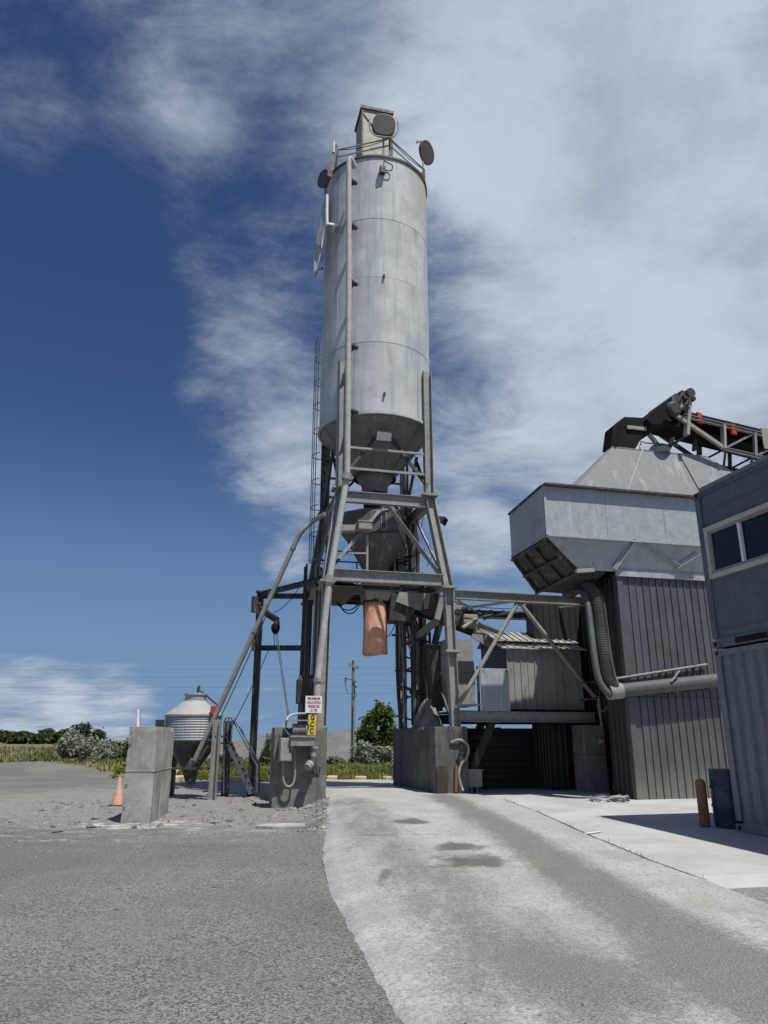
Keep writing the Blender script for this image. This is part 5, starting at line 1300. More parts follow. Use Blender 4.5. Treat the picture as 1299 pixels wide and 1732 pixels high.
part('weld_strip', MB().box(x0+.018,x0+.03,y0+.2,y1-.2,z0+.30,z0+.315).box(x0+.018,x0+.03,y0+.2,y1-.2,z1-.42,z1-.405), M['blue'], up)
part('top_cap', MB().box(x0-.03,x0+.12,y0+.2,y1-.2,z1-.02,z1+.05), M['corten'], up)
wf = MB(); e = .085
wf.box(x0-.03,x0+.10,wy0,wy1,wz1-e,wz1).box(x0-.03,x0+.10,wy0,wy1,wz0,wz0+e).box(x0-.03,x0+.10,wy1-e,wy1,wz0+e,wz1-e).box(x0-.03,x0+.10,wy0,wy0+e,wz0+e,wz1-e)
win = part('window', wf, M['sash'], up, bevel=.008)
m1 = qx(1252,912,3.76).y
part('sash', MB().box(x0,x0+.06,wy0+e,wy1-e,wz0+e,wz0+e+.05).box(x0,x0+.06,wy0+e,wy1-e,wz1-e-.05,wz1-e).box(x0,x0+.06,wy1-e-.05,wy1-e,wz0+e+.05,wz1-e-.05), M['dust'], win)
part('mullion', MB().box(x0-.005,x0+.07,m1-.03,m1+.03,wz0+e+.05,wz1-e-.05), M['white'], win)
part('pane', MB().box(x0+.03,x0+.036,m1+.03,wy1-e-.05,wz0+e+.05,wz1-e-.05), M['glass'], win)
part('pane', MB().box(x0+.045,x0+.051,wy0+e,m1-.03,wz0+e+.05,wz1-e-.05), M['glass'], win)
iz = wz0+.22
part('counter', MB().box(x0+.5,x0+1.1,wy0+.1,wy1-.5,iz-.04,iz).box(x0+.5,x0+.54,wy0+.1,wy1-.5,iz-.5,iz), M['white'], up)
part('inner_lining', MB().box(x1-.2,x1-.17,y0+.2,y1-.2,z0+.2,z1-.2).box(x0+.2,x1-.2,y1-.24,y1-.2,z0+.2,z1-.2), M['tan'], up)
part('cupboard', MB().box(x1-.7,x1-.25,wy1-.9,wy1-.2,z0+.2,z0+2.0), M['dullwhite'], up)
part('paper_box', MB().box(x0+.16,x0+.42,m1-.75,m1-.2,wz0+e+.02,wz0+e+.2).box(x0+.16,x0+.4,m1-1.5,m1-.95,wz0+e+.02,wz0+e+.14), M['white'], up)
part('file_stack', MB().box(x0+.2,x0+.5,m1+.15,m1+.4,wz0+e+.02,wz0+e+.34), M['dullwhite'], up)
part('inner_sill', MB().box(x0+.11,x0+.52,wy0+.05,wy1-.05,wz0+e-.03,wz0+e+.015), M['dullwhite'], up)
part('monitor', MB().box(x0+.75,x0+.8,m1-.9,m1-.4,iz+.08,iz+.42).box(x0+.72,x0+.84,m1-.7,m1-.6,iz,iz+.1), M['black'], up)
fp = qx(1245,1088,3.76).y
part('fork_pocket', MB().box(x0-.012,x0+.02,fp-.75,fp,z0+.03,z0+.125), M['black'], up)

def cyl_thing(name, label, cat, c, parts, frame='W'):
    t = thing(name, label, cat, c, None, frame)
    for nm, prof, m in parts: part(nm, MB().lathe(c[0],c[1],[(r,z+c[2]) for r, z in prof],28,True), m, t, True)
    return t
c = wz(1193,1397,slab_z(14.5))
cyl_thing('bollard', 'ochre steel bollard on the slab left of the blue barrel', 'bollard', (c.x,c.y,c.z), [('pipe',[(.088,0),(.088,.70),(.075,.74),(.04,.765),(.005,.77)],M['rustpost'])])
c = wz(1226,1400,slab_z(14.3)); c = Vector((c.x+.20,c.y+.15,c.z))
cyl_thing('barrel', 'dark blue plastic barrel at the rear corner of the containers', 'barrel', tuple(c), [('body',[(.27,0),(.285,.05),(.285,.3),(.298,.32),(.298,.35),(.285,.37),(.285,.60),(.298,.62),(.298,.65),(.285,.67),(.28,.88),(.26,.92),(.25,.92),(.25,.88),(.01,.87)],M['barrel']),('rim',[(.262,.90),(.285,.90),(.285,.94),(.262,.94)],M['barrel'])])

# tools by the slim pier, loose hoses on the slab
def slabpt(px, py): return W2P(wz(px, py, slab_z(19)))
b = slabpt(1052,1342); a = qy(1058,1267,b.y+.35)
t = thing('shovel', 'steel shovel with a pale handle leaning in the building corner', 'shovel', b)
part('handle', MB().tube([b+Vector((0,0,.25)), a], .022, 8), M['galv'], t, True)
part('grip', MB().tube([a+Vector((-.07,0,.03)), a+Vector((.07,0,.03))], .022, 6), M['dframe'], t)
part('blade', MB().plate([b+Vector((-.14,-.03,.02)), b+Vector((.14,-.03,.02)), b+Vector((.13,.03,.3)), b+Vector((-.13,.03,.3))], .015), M['dframe'], t)
for i, (px, tx) in enumerate(((1046,1039),(1052,1045))):
    b = slabpt(px-4,1344)+Vector((0,.1,0)); a = qy(tx,1270+i*10,b.y+.3)
    t = thing('broom', ('longer','shorter')[i]+' yellow wooden broom stick leaning beside the slim pier', 'broom', b)
    part('stick', MB().tube([b+Vector((0,0,.1)), a], .017, 6), M['wood'], t, True)
    part('bristle_head', MB().box(b.x-.1,b.x+.1,b.y-.04,b.y+.04,b.z,b.z+.11), M['dframe'], t)
t = thing('hose_pile', 'tangled pile of pale loose hoses lying on the slab by the shovel', 'hose pile', slabpt(1030,1354))
for k in range(6):
    pts = []
    for i in range(6):
        p = slabpt(996+i*13+random.uniform(-5,5), 1356-random.uniform(0,7)+i*.6); pts.append(p+Vector((0,0,.04+.05*random.random())))
    part('hose', MB().tube(arc(pts,5), random.uniform(.014,.026), 6), M['galv'] if k % 2 else M['hose'], t, True)
# hose and tap on the right pier
yp = -2.34
t = thing('water_hose', 'looped hose and tap hanging on the rusty end of the right pier', 'hose', qy(775,1330,yp))
part('hose', MB().tube(arc([qy(763,1256,yp),(qy(772,1252,yp-.03)),(qy(783,1253,yp-.03)),(qy(792,1263,yp-.05)),(qy(790,1280,yp-.05)),(qy(780,1293,yp-.05)),(qy(776,1310,yp-.05)),(qy(778,1322,yp-.05)),(qy(783,1338,yp-.1))]), .034, 8), M['dust'], t, True)
part('tap', MB().beam(qy(779,1273,yp), qy(779,1295,yp), .09, .09).beam(qy(775,1274,yp-.05), qy(784,1274,yp-.05), .03, .03), M['dframe'], t)
part('riser', MB().tube([qy(780,1240,yp), qy(780,1274,yp)], .02, 6), M['dframe'], t)
part('rust_plate', MB().box(qy(739,1300,yp).x,qy(757,1300,yp).x,yp,yp+.03,.2,qy(750,1296,yp).z), M['rustplate'], t)
part('rust_pipe', MB().tube([qy(772,1296,yp), qy(771,1340,yp)], .05, 8), M['rustpost'], t, True)
for k, (u, v) in enumerate((((758,1228),(762,1262)),((783,1228),(779,1252)))):
    solo('drop_cable', MB().tube([qy(*u,yp), qy(*v,yp)], .008, 5), M['black'], ('left','right')[k]+' thin black cable hanging down the rusty pier end', 'cable', qy(*v,yp), 'cables on the right pier')

# ------------------------------------------------------------------ gear on the left pier
yp = -2.32
def lpier():
    a, b = qy(474,1248,yp-.3), qy(491,1288,yp-.3)
    t = thing('control_box', 'tall grey control box on the left pier with a drooping conduit', 'control box', (a.x,yp,b.z))
    part('case', MB().box(a.x,b.x+.03,yp-.32,yp+.02,b.z,a.z), M['dust'], t, bevel=.012)
    part('door', MB().box(a.x+.015,b.x+.015,yp-.345,yp-.32,b.z+.02,a.z-.02), M['dust'], t, bevel=.006)
    part('latch', MB().box(b.x-.04,b.x-.01,yp-.36,yp-.345,(a.z+b.z)/2-.05,(a.z+b.z)/2+.05), M['dframe'], t)
    y = yp-.16
    part('conduit', MB().tube(arc([qy(479,1288,y),qy(479,1318,y),qy(484,1329,y),qy(493,1329,y),qy(498,1318,y),qy(499,1295,y),qy(497,1264,y)]), .028, 8), M['dust'], t, True)
    a, b = qy(491,1247,yp-.3), qy(530,1262,yp-.3)
    t = thing('wall_shelf', 'heavy grey steel bracket shelf on the left pier above the valve', 'shelf', (a.x,yp,b.z))
    part('channel', MB().box(a.x,b.x,yp-.42,yp+.02,b.z,a.z), M['frame'], t, bevel=.012)
    part('flange', MB().box(a.x-.02,b.x+.02,yp-.46,yp+.02,a.z,a.z+.04), M['dust'], t)
    part('knee', MB().extrude([(a.x+.06,yp,b.z),(a.x+.06,yp-.35,b.z),(a.x+.06,yp,b.z-.24)], (.03,0,0)), M['frame'], t)
    t = thing('winch', 'small dusty motor winch with hoses on top of the wall shelf', 'winch', (a.x+.2,yp-.2,a.z+.04))
    c = Vector((a.x+.22,yp-.2,a.z+.2))
    part('drum', MB().tube([c+Vector((-.16,0,0)), c+Vector((.16,0,0))], .13, 16), M['dust'], t, True)
    part('flange', MB().tube([c+Vector((.16,0,0)), c+Vector((.19,0,0))], .17, 16), M['dust'], t, True)
    part('base', MB().box(c.x-.2,c.x+.2,c.y-.14,c.y+.14,a.z+.04,a.z+.08), M['dframe'], t)
    part('rope_guard', MB().tube(arc([c+Vector((.2,-.05,-.05)), c+Vector((.24,-.08,.06)), c+Vector((.16,-.1,.15)), c+Vector((.0,-.1,.17))]), .015, 6), M['dframe'], t, True)
    part('plate', MB().box(c.x-.32,c.x+.24,c.y-.2,c.y+.2,c.z+.19,c.z+.22), M['dust'], t)
    part('hose', MB().tube(arc([qy(483,1228,yp-.1),qy(486,1215,yp),qy(497,1208,yp+.1),qy(516,1207,yp+.2)]), .03, 8), M['galv'], t, True)
    part('hose', MB().tube(arc([qy(478,1225,yp-.1),qy(484,1236,yp-.2),qy(490,1243,yp-.25)]), .022, 6), M['galv'], t, True)
    t = thing('fill_valve', 'cement truck hose coupling with a cap on the front of the left pier', 'valve', qy(528,1290,yp-.2))
    y = yp-.2
    part('pipe', MB().tube([qy(531,1262,y), qy(529,1285,y)], .07, 12), M['dust'], t, True)
    part('flange', MB().tube([qy(531,1263,y), qy(531,1266,y)], .11, 14), M['dust'], t, True)
    part('elbow', MB().tube(arc([qy(529,1280,y),qy(528,1289,y-.03),qy(522,1296,y-.1)]), .085, 12), M['dframe'], t, True)
    p, q = qy(526,1291,y-.1), qy(520,1298,y-.18)
    part('cap', MB().tube([p, q], .1, 14), M['dust'], t, True); part('cap_ring', MB().tube([p.lerp(q,.35), p.lerp(q,.6)], .115, 14), M['frame'], t, True)
    part('bracket', MB().box(p.x-.02,p.x+.2,yp-.25,yp+.02,p.z+.12,p.z+.16), M['dframe'], t)
    t = thing('wall_bracket', 'thin rusty bracket with bolts on the left pier right of the valve', 'bracket', qy(536,1305,yp))
    part('bar', MB().beam(qy(527,1308,yp), qy(541,1308,yp), .03, .03).beam(qy(536,1294,yp), qy(536,1309,yp), .025, .025).beam(qy(541,1297,yp), qy(541,1302,yp), .03, .03), M['dframe'], t)
lpier()

def text_mesh(s, size, font_w=1.0, bold=.0):
    cu = bpy.data.curves.new('lettering','FONT'); cu.body = s; cu.size = size; cu.align_x = 'CENTER'; cu.align_y = 'CENTER'; cu.extrude = .003; cu.offset = bold
    o = bpy.data.objects.new('tmp', cu); C.objects.link(o); bpy.context.view_layer.update()
    dg = bpy.context.evaluated_depsgraph_get(); me = bpy.data.meshes.new_from_object(o.evaluated_get(dg)); bpy.data.objects.remove(o)
    mb = MB(); mb.v = [Vector((v.co.x*font_w, 0, v.co.y)) + Vector((0,-v.co.z,0)) for v in me.vertices]; mb.f = [tuple(p.vertices) for p in me.polygons]
    bpy.data.meshes.remove(me); return mb
def signs():
    y = -2.42
    a, b = qy(517,1177,y), qy(544,1206,y); cx, cz = (a.x+b.x)/2, (a.z+b.z)/2; w, h = b.x-a.x, a.z-b.z
    t = thing('warning_sign', 'white sign with red lettering about unloading pressure above the yellow sign', 'sign', (cx,y,b.z))
    part('board', MB().box(a.x,b.x,y-.01,y+.01,b.z,a.z), M['white'], t)
    for i, s in enumerate(('MAXIMUM','UNLOADING','PRESSURE','15 PSI')):
        mb = text_mesh(s, h*.22, (.74,.66,.74,.9)[i], .0005)
        for v in mb.v: v += Vector((cx, y-.014, a.z - h*(.15+.235*i)))
        part('lettering', mb, M['redink'] if i != 0 else M['ink'], t)
    part('post', MB().beam((cx-.05,y+.07,1.5),(cx-.05,y+.07,a.z-.1), .05, .05), M['frame'], t)
    y = -2.40
    a, b = qy(521,1208,y), qy(534,1243,y); w, h = b.x-a.x, a.z-b.z; cx = (a.x+b.x)/2
    a2, b2 = qy(522,1208,y), qy(519.5,1243,y); wd = qy(536,1208,y).x - a2.x
    t = thing('letter_sign', 'narrow tilted yellow sign with black letters G C C on the left pier', 'sign', (cx,y,b.z))
    part('board', MB().extrude([(b2.x,y+.01,b.z),(b2.x+wd,y+.01,b.z),(a2.x+wd,y+.01,a.z),(a2.x,y+.01,a.z)], (0,-.02,0)), M['yellow'], t)
    for i, s in enumerate('GCC'):
        k = (.17,.50,.82)[i]; mb = text_mesh(s, h*.34, .86, .005); ex = a2.x + (b2.x-a2.x)*k + wd*.5
        for v in mb.v: v += Vector((ex, y-.014, a.z - h*k))
        part('lettering', mb, M['ink'], t)
    part('stand', MB().beam((cx,y+.03,1.3),(cx,y+.03,a.z-.02), .03, .03), M['dframe'], t)
signs()
a, b = qy(504,1148,-1.2), qy(535,1190,-1.2)
t = thing('switch_cabinet', 'dark grey electrical cabinet strapped to the left tower leg', 'cabinet', (a.x,-1.2,b.z))
part('case', MB().box(a.x,b.x,-1.25,-.85,b.z,a.z), M['dframe'], t, bevel=.02)
part('top_cover', MB().tube([(a.x+.05,-1.05,a.z),(b.x-.05,-1.05,a.z)], .12, 12), M['dframe'], t, True)
part('door', MB().box(a.x+.05,b.x-.05,-1.275,-1.25,b.z+.06,a.z-.08), M['dframe'], t, bevel=.01)
part('pedestal', MB().box(a.x+.1,b.x-.1,-1.2,-.9,1.6,b.z), M['dframe'], t)
t = thing('cable_riser', 'bundle of dark conduits climbing the left side of the tower', 'conduit', (-1.9,-.4,2))
for k in range(4):
    x = -1.95+.07*k; part('conduit', MB().tube([(x-.02,-.5+.1*k,2.2),(x+.02,-.5+.1*k,4.0),(x+.06,-.4+.1*k,6.6)], .03, 8), M['dframe'] if k % 2 else M['dust'], t, True)
part('access_ladder', MB().beam((-2.05,.8,1.9),(-2.0,.8,6.9), .04, .06).beam((-2.05,1.2,1.9),(-2.0,1.2,6.9), .04, .06), M['dframe'], t)
rg = mesh_of('rung', MB().tube([(-2.03,.8,0),(-2.03,1.2,0)], .013, 5), M['dframe'])
for k in range(16): piece('rung', rg, t, Vector((0,0,2.1+.3*k)))

# ------------------------------------------------------------------ left frame with jib hoist, auger, feed bin
def side_frame():
    b, tp = wy(427,1345,23.7), wy(438,1003,23.7)
    t = thing('hoist_gantry', 'tall dark steel column with two levels of beams tied to the tower', 'gantry', (b.x,b.y,b.z-.1), None, 'W')
    x = (b.x+tp.x)/2; z = tp.z
    part('column', MB().beam((x,23.7,-.1),(x,23.7,z), .19, .2, 'I', up=(1,0,0)), M['dframe'], t)
    def tie(zz, q): part('tie_beam', MB().beam((x+.05,23.7,zz), q, .11, .16, 'I'), M['dframe'], t)
    tie(z-.03, P2W((-1.85,-.9,6.05))); tie(z-.1, P2W((-1.78,1.6,6.02)))
    zl = wy(435,1096,23.7).z; tie(zl, P2W((-1.85,1.7,zl)))
    part('stub', MB().beam((x-.12,23.6,zl-.1),(x-.12,23.6,zl+.5), .12, .12), M['dframe'], t)
    part('cap', MB().box(x-.14,x+.14,23.56,23.84,z,z+.06), M['dframe'], t)
    t = thing('jib_hoist', 'small jib arm with chain block hanging from the dark column', 'hoist', (x,23.5,z-.9), None, 'W')
    a, b = wy(440,1030,23.4), wy(470,1050,22.9)
    part('arm', MB().beam(a, b, .13, .18, 'I'), M['dframe'], t); part('arm_end', MB().beam(b+Vector((-.03,0,.03)), b+Vector((0,0,-.2)), .14, .14), M['dframe'], t)
    p = wy(431,1021,23.5); part('hoist_motor', MB().tube([p+Vector((0,0,-.28)), p+Vector((0,0,.22))], .11, 12).box(p.x-.1,p.x+.2,p.y-.06,p.y+.06,p.z-.05,p.z+.05), M['dframe'], t)
    k = wy(466,1063,22.9); part('chain_block', MB().lathe(k.x,k.y,[(.03,k.z+.2),(.12,k.z+.12),(.14,k.z),(.1,k.z-.12),(.02,k.z-.18)],14), M['black'], t, True)
    q = P2W(qy(487,1212,-2.2))
    for j in range(3):
        s = k+Vector((-.05+.05*j,0,-.1)); e = q+Vector((-.03+.03*j,0,0)) if j else wy(465,1100,22.9)
        part('rope', MB().tube([s, e], .012, 5), M['dframe'], t)
side_frame()
def auger():
    t = thing('auger_tube', 'long slanting grey auger tube from the feed bin up to the tower', 'auger', wy(325,1298,22.3), None, 'W')
    P = [wy(322,1302,22.3), wy(497,924,21.7)]
    top = [wy(503,911,21.68), wy(512,897,21.64), wy(530,881,21.6), P2W(qy(551,870,-1.2))]
    part('tube', MB().tube(P+arc([P[1]]+top,5)[1:], .075, 12), M['frame'], t, True)
    q = P[0].lerp(P[1], .98); part('coupling', MB().tube([P[0].lerp(P[1],.6), P[0].lerp(P[1],.612)], .092, 12).tube([P[0].lerp(P[1],.985), P[0].lerp(P[1],.995)], .092, 12), M['dust'], t, True)
    part('boot', MB().tube([P[0]+Vector((-.1,0,-.12)), P[0].lerp(P[1],.04)], .14, 12), M['dframe'], t, True)
    part('tail_motor', MB().tube([wy(338,1285,22.0), wy(352,1262,22.0)], .05, 8), M['dframe'], t, True)
    solo('auger_cable', MB().tube(sag(P[0].lerp(P[1],.15)+Vector((.12,0,-.05)), P[0].lerp(P[1],.72)+Vector((.08,0,-.1)), .12), .016, 5), M['dframe'], 'dark power cable strung along the slanting auger tube', 'cable', P[0], frame='W')
auger()
def feed_bin():
    cx, cy = -5.68, 22.95; r = .80
    z1, z0 = wy(325,1209,22.5).z, wy(325,1253,22.5).z
    t = thing('feed_bin', 'small round ribbed metal feed bin with a conical white roof', 'bin', (cx,cy,0), None, 'W')
    prof = []; n = 10; h = (z1-z0)/n
    for i in range(n):
        for k, d in ((0,0),(.35,.022),(.65,.022)): prof.append((r+d, z0+h*(i+k)))
    prof.append((r, z1))
    part('ribbed_wall', MB().lathe(cx,cy,prof,40), M['galv'], t)
    zr = wy(325,1184,22.9).z; zc = wy(325,1172,22.9).z
    part('roof', MB().lathe(cx,cy,[(r+.05,z1-.03),(r+.05,z1+.01),(.34,zr-.03),(.34,zr)],40), M['dullwhite'], t, True)
    part('roof_collar', MB().lathe(cx,cy,[(.31,zr-.05),(.31,zr+.14),(.34,zr+.14),(.34,zr+.19),(0,zr+.22)],28), M['galv'], t, True)
    part('cone', MB().lathe(cx,cy,[(r-.02,z0),(.28,z0-.72),(.24,z0-.78)],36), M['dframe'], t, True)
    zb = z0-.78; part('boot', MB().hexa([(cx-.02,cy-.35,zb-.42),(cx+.18,cy-.35,zb-.42),(cx+.18,cy-.05,zb-.42),(cx-.02,cy-.05,zb-.42),(cx-.2,cy-.22,zb),(cx+.2,cy-.22,zb),(cx+.2,cy+.2,zb),(cx-.2,cy+.2,zb)]), M['dframe'], t)
    pz = MB().tube([(cx+.1,cy,zr+.3),(cx+.85,cy-.3,z1+.2)], .03, 6); part('lid_lever', pz, M['dframe'], t)
    part('lid_stop', MB().beam((cx+.05,cy,zr+.2),(cx+.08,cy,zr+.42), .14, .05), M['dframe'], t)
    p = wy(364,1201,22.4); part('red_motor', MB().box(p.x-.12,p.x+.1,p.y-.12,p.y+.1,p.z-.13,p.z+.12), M['red'], t, bevel=.02)
    for i, (lx, ly) in enumerate(((-4.80,22.1),(-6.45,22.1),(-6.45,23.8),(-4.80,23.8))):
        part('leg', MB().beam((lx,ly,-.1),(lx,ly,z1-.15), .2, .2, 'I', up=(1,0,0)), M['frame'] if i == 0 else M['dframe'], t)
        part('leg_strap', MB().beam((lx,ly,z0+.12),(cx+(lx-cx)*.72,cy+(ly-cy)*.72,z0+.12), .06, .06), M['dframe'], t)
    part('base_plate', MB().box(-4.98,-4.62,21.95,22.25,-.06,-.02), M['dust'], t)
    part('cross_bar', MB().beam((-4.8,22.15,z0-.75),(-6.45,22.15,z0-.75), .06, .06), M['dframe'], t)
    part('side_panel', MB().lathe(cx,cy,[(r+.03,z0+.02),(r+.03,z1-.02)],4,a0=R(200)) if False else MB().beam((cx-.72,cy-.42,z0+.1),(cx-.72,cy-.42,z1-.05), .16, .03, up=(.7,.5,0)), M['galv'], t)
    t = thing('bin_stair', 'narrow blue grey steel stair with hoop handrails beside the feed bin', 'stair', wy(400,1340,22.9), None, 'W')
    m = M['blue']; Y = 23.1
    tpf = wy(384,1257,Y)
    for dy in (0,.5):
        part('stringer', MB().beam(wy(384,1256,Y)+Vector((0,dy,0)), wy(424,1343,Y)+Vector((0,dy,0)), .04, .1), m, t)
        part('handrail', MB().tube([wy(378,1343,Y)+Vector((0,dy,0)), wy(379,1222,Y)+Vector((0,dy,0)), wy(382,1214,Y)+Vector((0,dy,0)), wy(391,1213,Y)+Vector((0,dy,0)), wy(421,1268,Y)+Vector((0,dy,0)), wy(434,1296,Y)+Vector((0,dy,0)), wy(434,1340,Y)+Vector((0,dy,0))], .025, 6), m, t, True)
        part('rail_post', MB().tube([wy(387,1214,Y)+Vector((0,dy,0)), wy(385,1256,Y)+Vector((0,dy,0))], .022, 6), m, t, True)
    for k in range(7):
        a = wy(384,1256,Y).lerp(wy(424,1343,Y), (k+.6)/7.2); part('tread', MB().box(a.x-.07,a.x+.07,a.y,a.y+.5,a.z-.015,a.z+.015), m, t)
    part('landing', MB().box(tpf.x-.22,tpf.x+.08,tpf.y-.02,tpf.y+.52,tpf.z-.02,tpf.z+.02), m, t)
feed_bin()

# traffic cone, vent pipes
c = wz(198,1363,ground_z(-6.7,19.9))
t = thing('traffic_cone', 'faded orange traffic cone with a white top left of the concrete block', 'traffic cone', c, None, 'W')
part('base', MB().box(c.x-.18,c.x+.18,c.y-.18,c.y+.18,c.z,c.z+.035), M['dframe'], t, bevel=.01)
part('body', MB().lathe(c.x,c.y,[(.15,c.z+.03),(.11,c.z+.24),(.098,c.z+.30)],24), M['cone_o'], t, True)
part('upper_band', MB().lathe(c.x,c.y,[(.1,c.z+.30),(.07,c.z+.48)],24), M['block'], t, True)
part('tip', MB().lathe(c.x,c.y,[(.068,c.z+.48),(.03,c.z+.69),(.012,c.z+.70)],24), M['cone_o'], t, True)
t = thing('vent_pipe', 'slim white pipe rising behind the front concrete block', 'pipe', wy(233,1300,40), None, 'W')
part('tube', MB().tube([wy(232,1305,40), wy(233,1200,40)], .10, 8), M['white'], t, True)
part('tube', MB().tube([wy(235.5,1305,40.2), wy(236.5,1202,40.2)], .05, 8), M['frame'], t, True)

# cables
def cable(label, pts, r=.014, m='black', frame='P', cat='cable', group=None):
    solo('cable', MB().tube(pts, r, 5), M[m], label, cat, pts[0], group, frame)
A = qy(560,1015,-1.4); 
cable('upper black cable loop drooping under the tower deck', arc([qy(568,1018,-1.2), qy(580,1030,-1.2), qy(595,1031,-1.2), qy(608,1020,-1.2)]), .02, group='cable loops under the deck')
cable('lower black cable loop drooping under the tower deck', arc([qy(572,1018,-1.0), qy(583,1035,-1.0), qy(598,1036,-1.0), qy(612,1018,-1.0)]), .018, group='cable loops under the deck')
cable('black cable hanging right of the orange sock', arc([qy(670,1038,-.3), qy(668,1056,-.3), qy(660,1072,-.3), qy(654,1078,-.3)]), .014)
cable('black cable hanging left of the orange sock', [qy(614,1022,-.2), qy(617,1060,-.15), qy(618,1070,-.1)], .012)
cable('thin cable swooping from the tower to the jib arm', [W2P(p) for p in sag(P2W(qy(520,970,0)), wy(463,1036,23.2), .22)], .012)
cable('long thin cable slanting from the left beam down to the feed bin', [W2P(p) for p in sag(wy(455,1098,23.5), wy(383,1245,22.9), .10)], .012)
cable('tangle of thin wires hanging behind the right tower leg', arc([qy(716,872,-.4), qy(712,900,-.2), qy(722,915,.2), qy(730,940,-.4), qy(722,958,-.6)]), .012)
for k, (u, v, d) in enumerate((((772,1022),(900,1030),.05),((772,1030),(880,1036),.08))):
    cable(('upper','lower')[k]+' thin wire strung beneath the bridge top beam', sag(qy(*u,-.9), qy(*v,-.9), d), .012, group='wires under the bridge beam')

# ------------------------------------------------------------------ far ground: pole, wires, blocks, plants
def pole():
    Y = 66.0; b = wy(596,1297,Y); tp = wy(597.5,1117,Y); gz = ground_z(b.x, Y)
    t = thing('utility_pole', 'wooden utility pole with a crossarm and insulators between the piers', 'utility pole', (b.x,Y,gz-.2), None, 'W')
    part('shaft', MB().tube([(b.x,Y,gz-.2),(b.x+.02,Y,(gz+tp.z)/2),(tp.x,Y,tp.z)], .16, 10, [.2,.17,.12]), M['polewood'], t, True)
    a, c = wy(590,1125,Y-.15), wy(606.5,1131,Y-.15)
    arm = part('crossarm', MB().beam(a, c, .12, .13), M['polewood'], t)
    for px, py in ((591,1122),(597.5,1117),(605,1127)):
        p = wy(px,py,Y-.15); part('insulator', MB().lathe(p.x,p.y,[(.05,p.z-.1),(.08,p.z),(.05,p.z+.14),(.01,p.z+.18)],10), M['frame'], arm, True)
    part('switch_arm', MB().beam(wy(596,1150,Y-.2), wy(582,1147,Y-.2), .07, .07).beam(wy(585,1146,Y-.2), wy(584,1154,Y-.2), .12, .12).beam(wy(598,1152,Y-.2), wy(603,1153,Y-.2), .08, .1).beam(wy(602,1160,Y-.2), wy(602,1164,Y-.2), .12, .12), M['dframe'], t)
    part('jumper', MB().tube(arc([wy(584,1154,Y-.2), wy(586,1166,Y-.2), wy(590,1173,Y-.2), wy(595,1174,Y-.2)]), .03, 5).tube(arc([wy(600,1155,Y-.2), wy(600,1168,Y-.2), wy(603,1177,Y-.2), wy(597,1178,Y-.2)]), .03, 5), M['dframe'], t)
    part('guard_strip', MB().beam(wy(598.5,1190,Y-.25), wy(598.3,1292,Y-.25), .08, .06), M['galv'], t)
pole()
names = ('topmost','second','third','lowest')
for k, (y0_, y1_) in enumerate(((1130,1124),(1142,1134),(1160,1156),(1172,1170))):
    a, b, c = wy(-300,y0_+2,105), wy(300,y0_+3,100), wy(1000,y1_,95)
    solo('power_line', MB().tube(arc([a,b,c],10), .010, 4), M['dframe'], names[k]+' of the faint power lines crossing low behind the tower', 'power line', a, 'power lines in the distance', 'W')

def blk(label, px, py, w, h, Y, ang=0):
    p = wy(px, py, Y); z = ground_z(p.x, Y)
    t = thing('barrier_block', label, 'block', (p.x,Y,z), 'painted kerb blocks at the lot edge', 'W')
    ww, hh = w/F*Y, h/F*Y; zt = max(p.z, z+hh)
    part('body', MB().box(p.x-ww/2,p.x+ww/2,Y-.3,Y+.3,z-.15,zt), M['block'], t, bevel=.04)
blk('cream kerb block beside the feed bin boot, left of its leg', 300, 1302, 9, 8, 37)
blk('low cream kerb block in the grass just left of the bin leg', 303, 1312, 15, 3, 31.6)
blk('cream kerb block in the weeds under the bin stair', 399, 1314, 22, 6, 31.6)
blk('tan kerb block in the grass right of the sign pier', 562, 1312, 16, 9, 31.6)
blk('tan kerb block in the grass below the utility pole and tree', 610, 1313, 18, 8, 31.6)
blk('half hidden tan kerb block beside the long right pier', 655, 1313, 14, 5, 31.8)
blk('bright kerb block alone on the dirt berm at far left', 152, 1288, 17, 5, 44)

def leaf_cloud(mb, c, rad, n, size, clumps, low=.0):
    cl = []
    for _ in range(clumps):
        while True:
            v = Vector((random.uniform(-1,1),random.uniform(-1,1),random.uniform(-1,1)))
            if .25 < v.length < 1: break
        cl.append((Vector((c[0]+v.x*rad[0]*.82, c[1]+v.y*rad[1]*.82, c[2]+v.z*rad[2]*.85)), random.uniform(.16,.34)))
    for i in range(n):
        q, s = random.choice(cl)
        p = q + Vector((random.gauss(0,s*rad[0]*.55), random.gauss(0,s*rad[1]*.55), random.gauss(0,s*rad[2]*.5)))
        if p.z < low: continue
        a = Vector((random.gauss(0,1),random.gauss(0,1),random.gauss(0,.7))).normalized(); b = a.cross(Vector((random.gauss(0,1),random.gauss(0,1),random.gauss(0,1)))).normalized()
        s1 = size*random.uniform(.6,1.3); mb.add([p-a*s1, p+b*s1*.45, p+a*s1, p-b*s1*.45], [(0,1,2,3)])
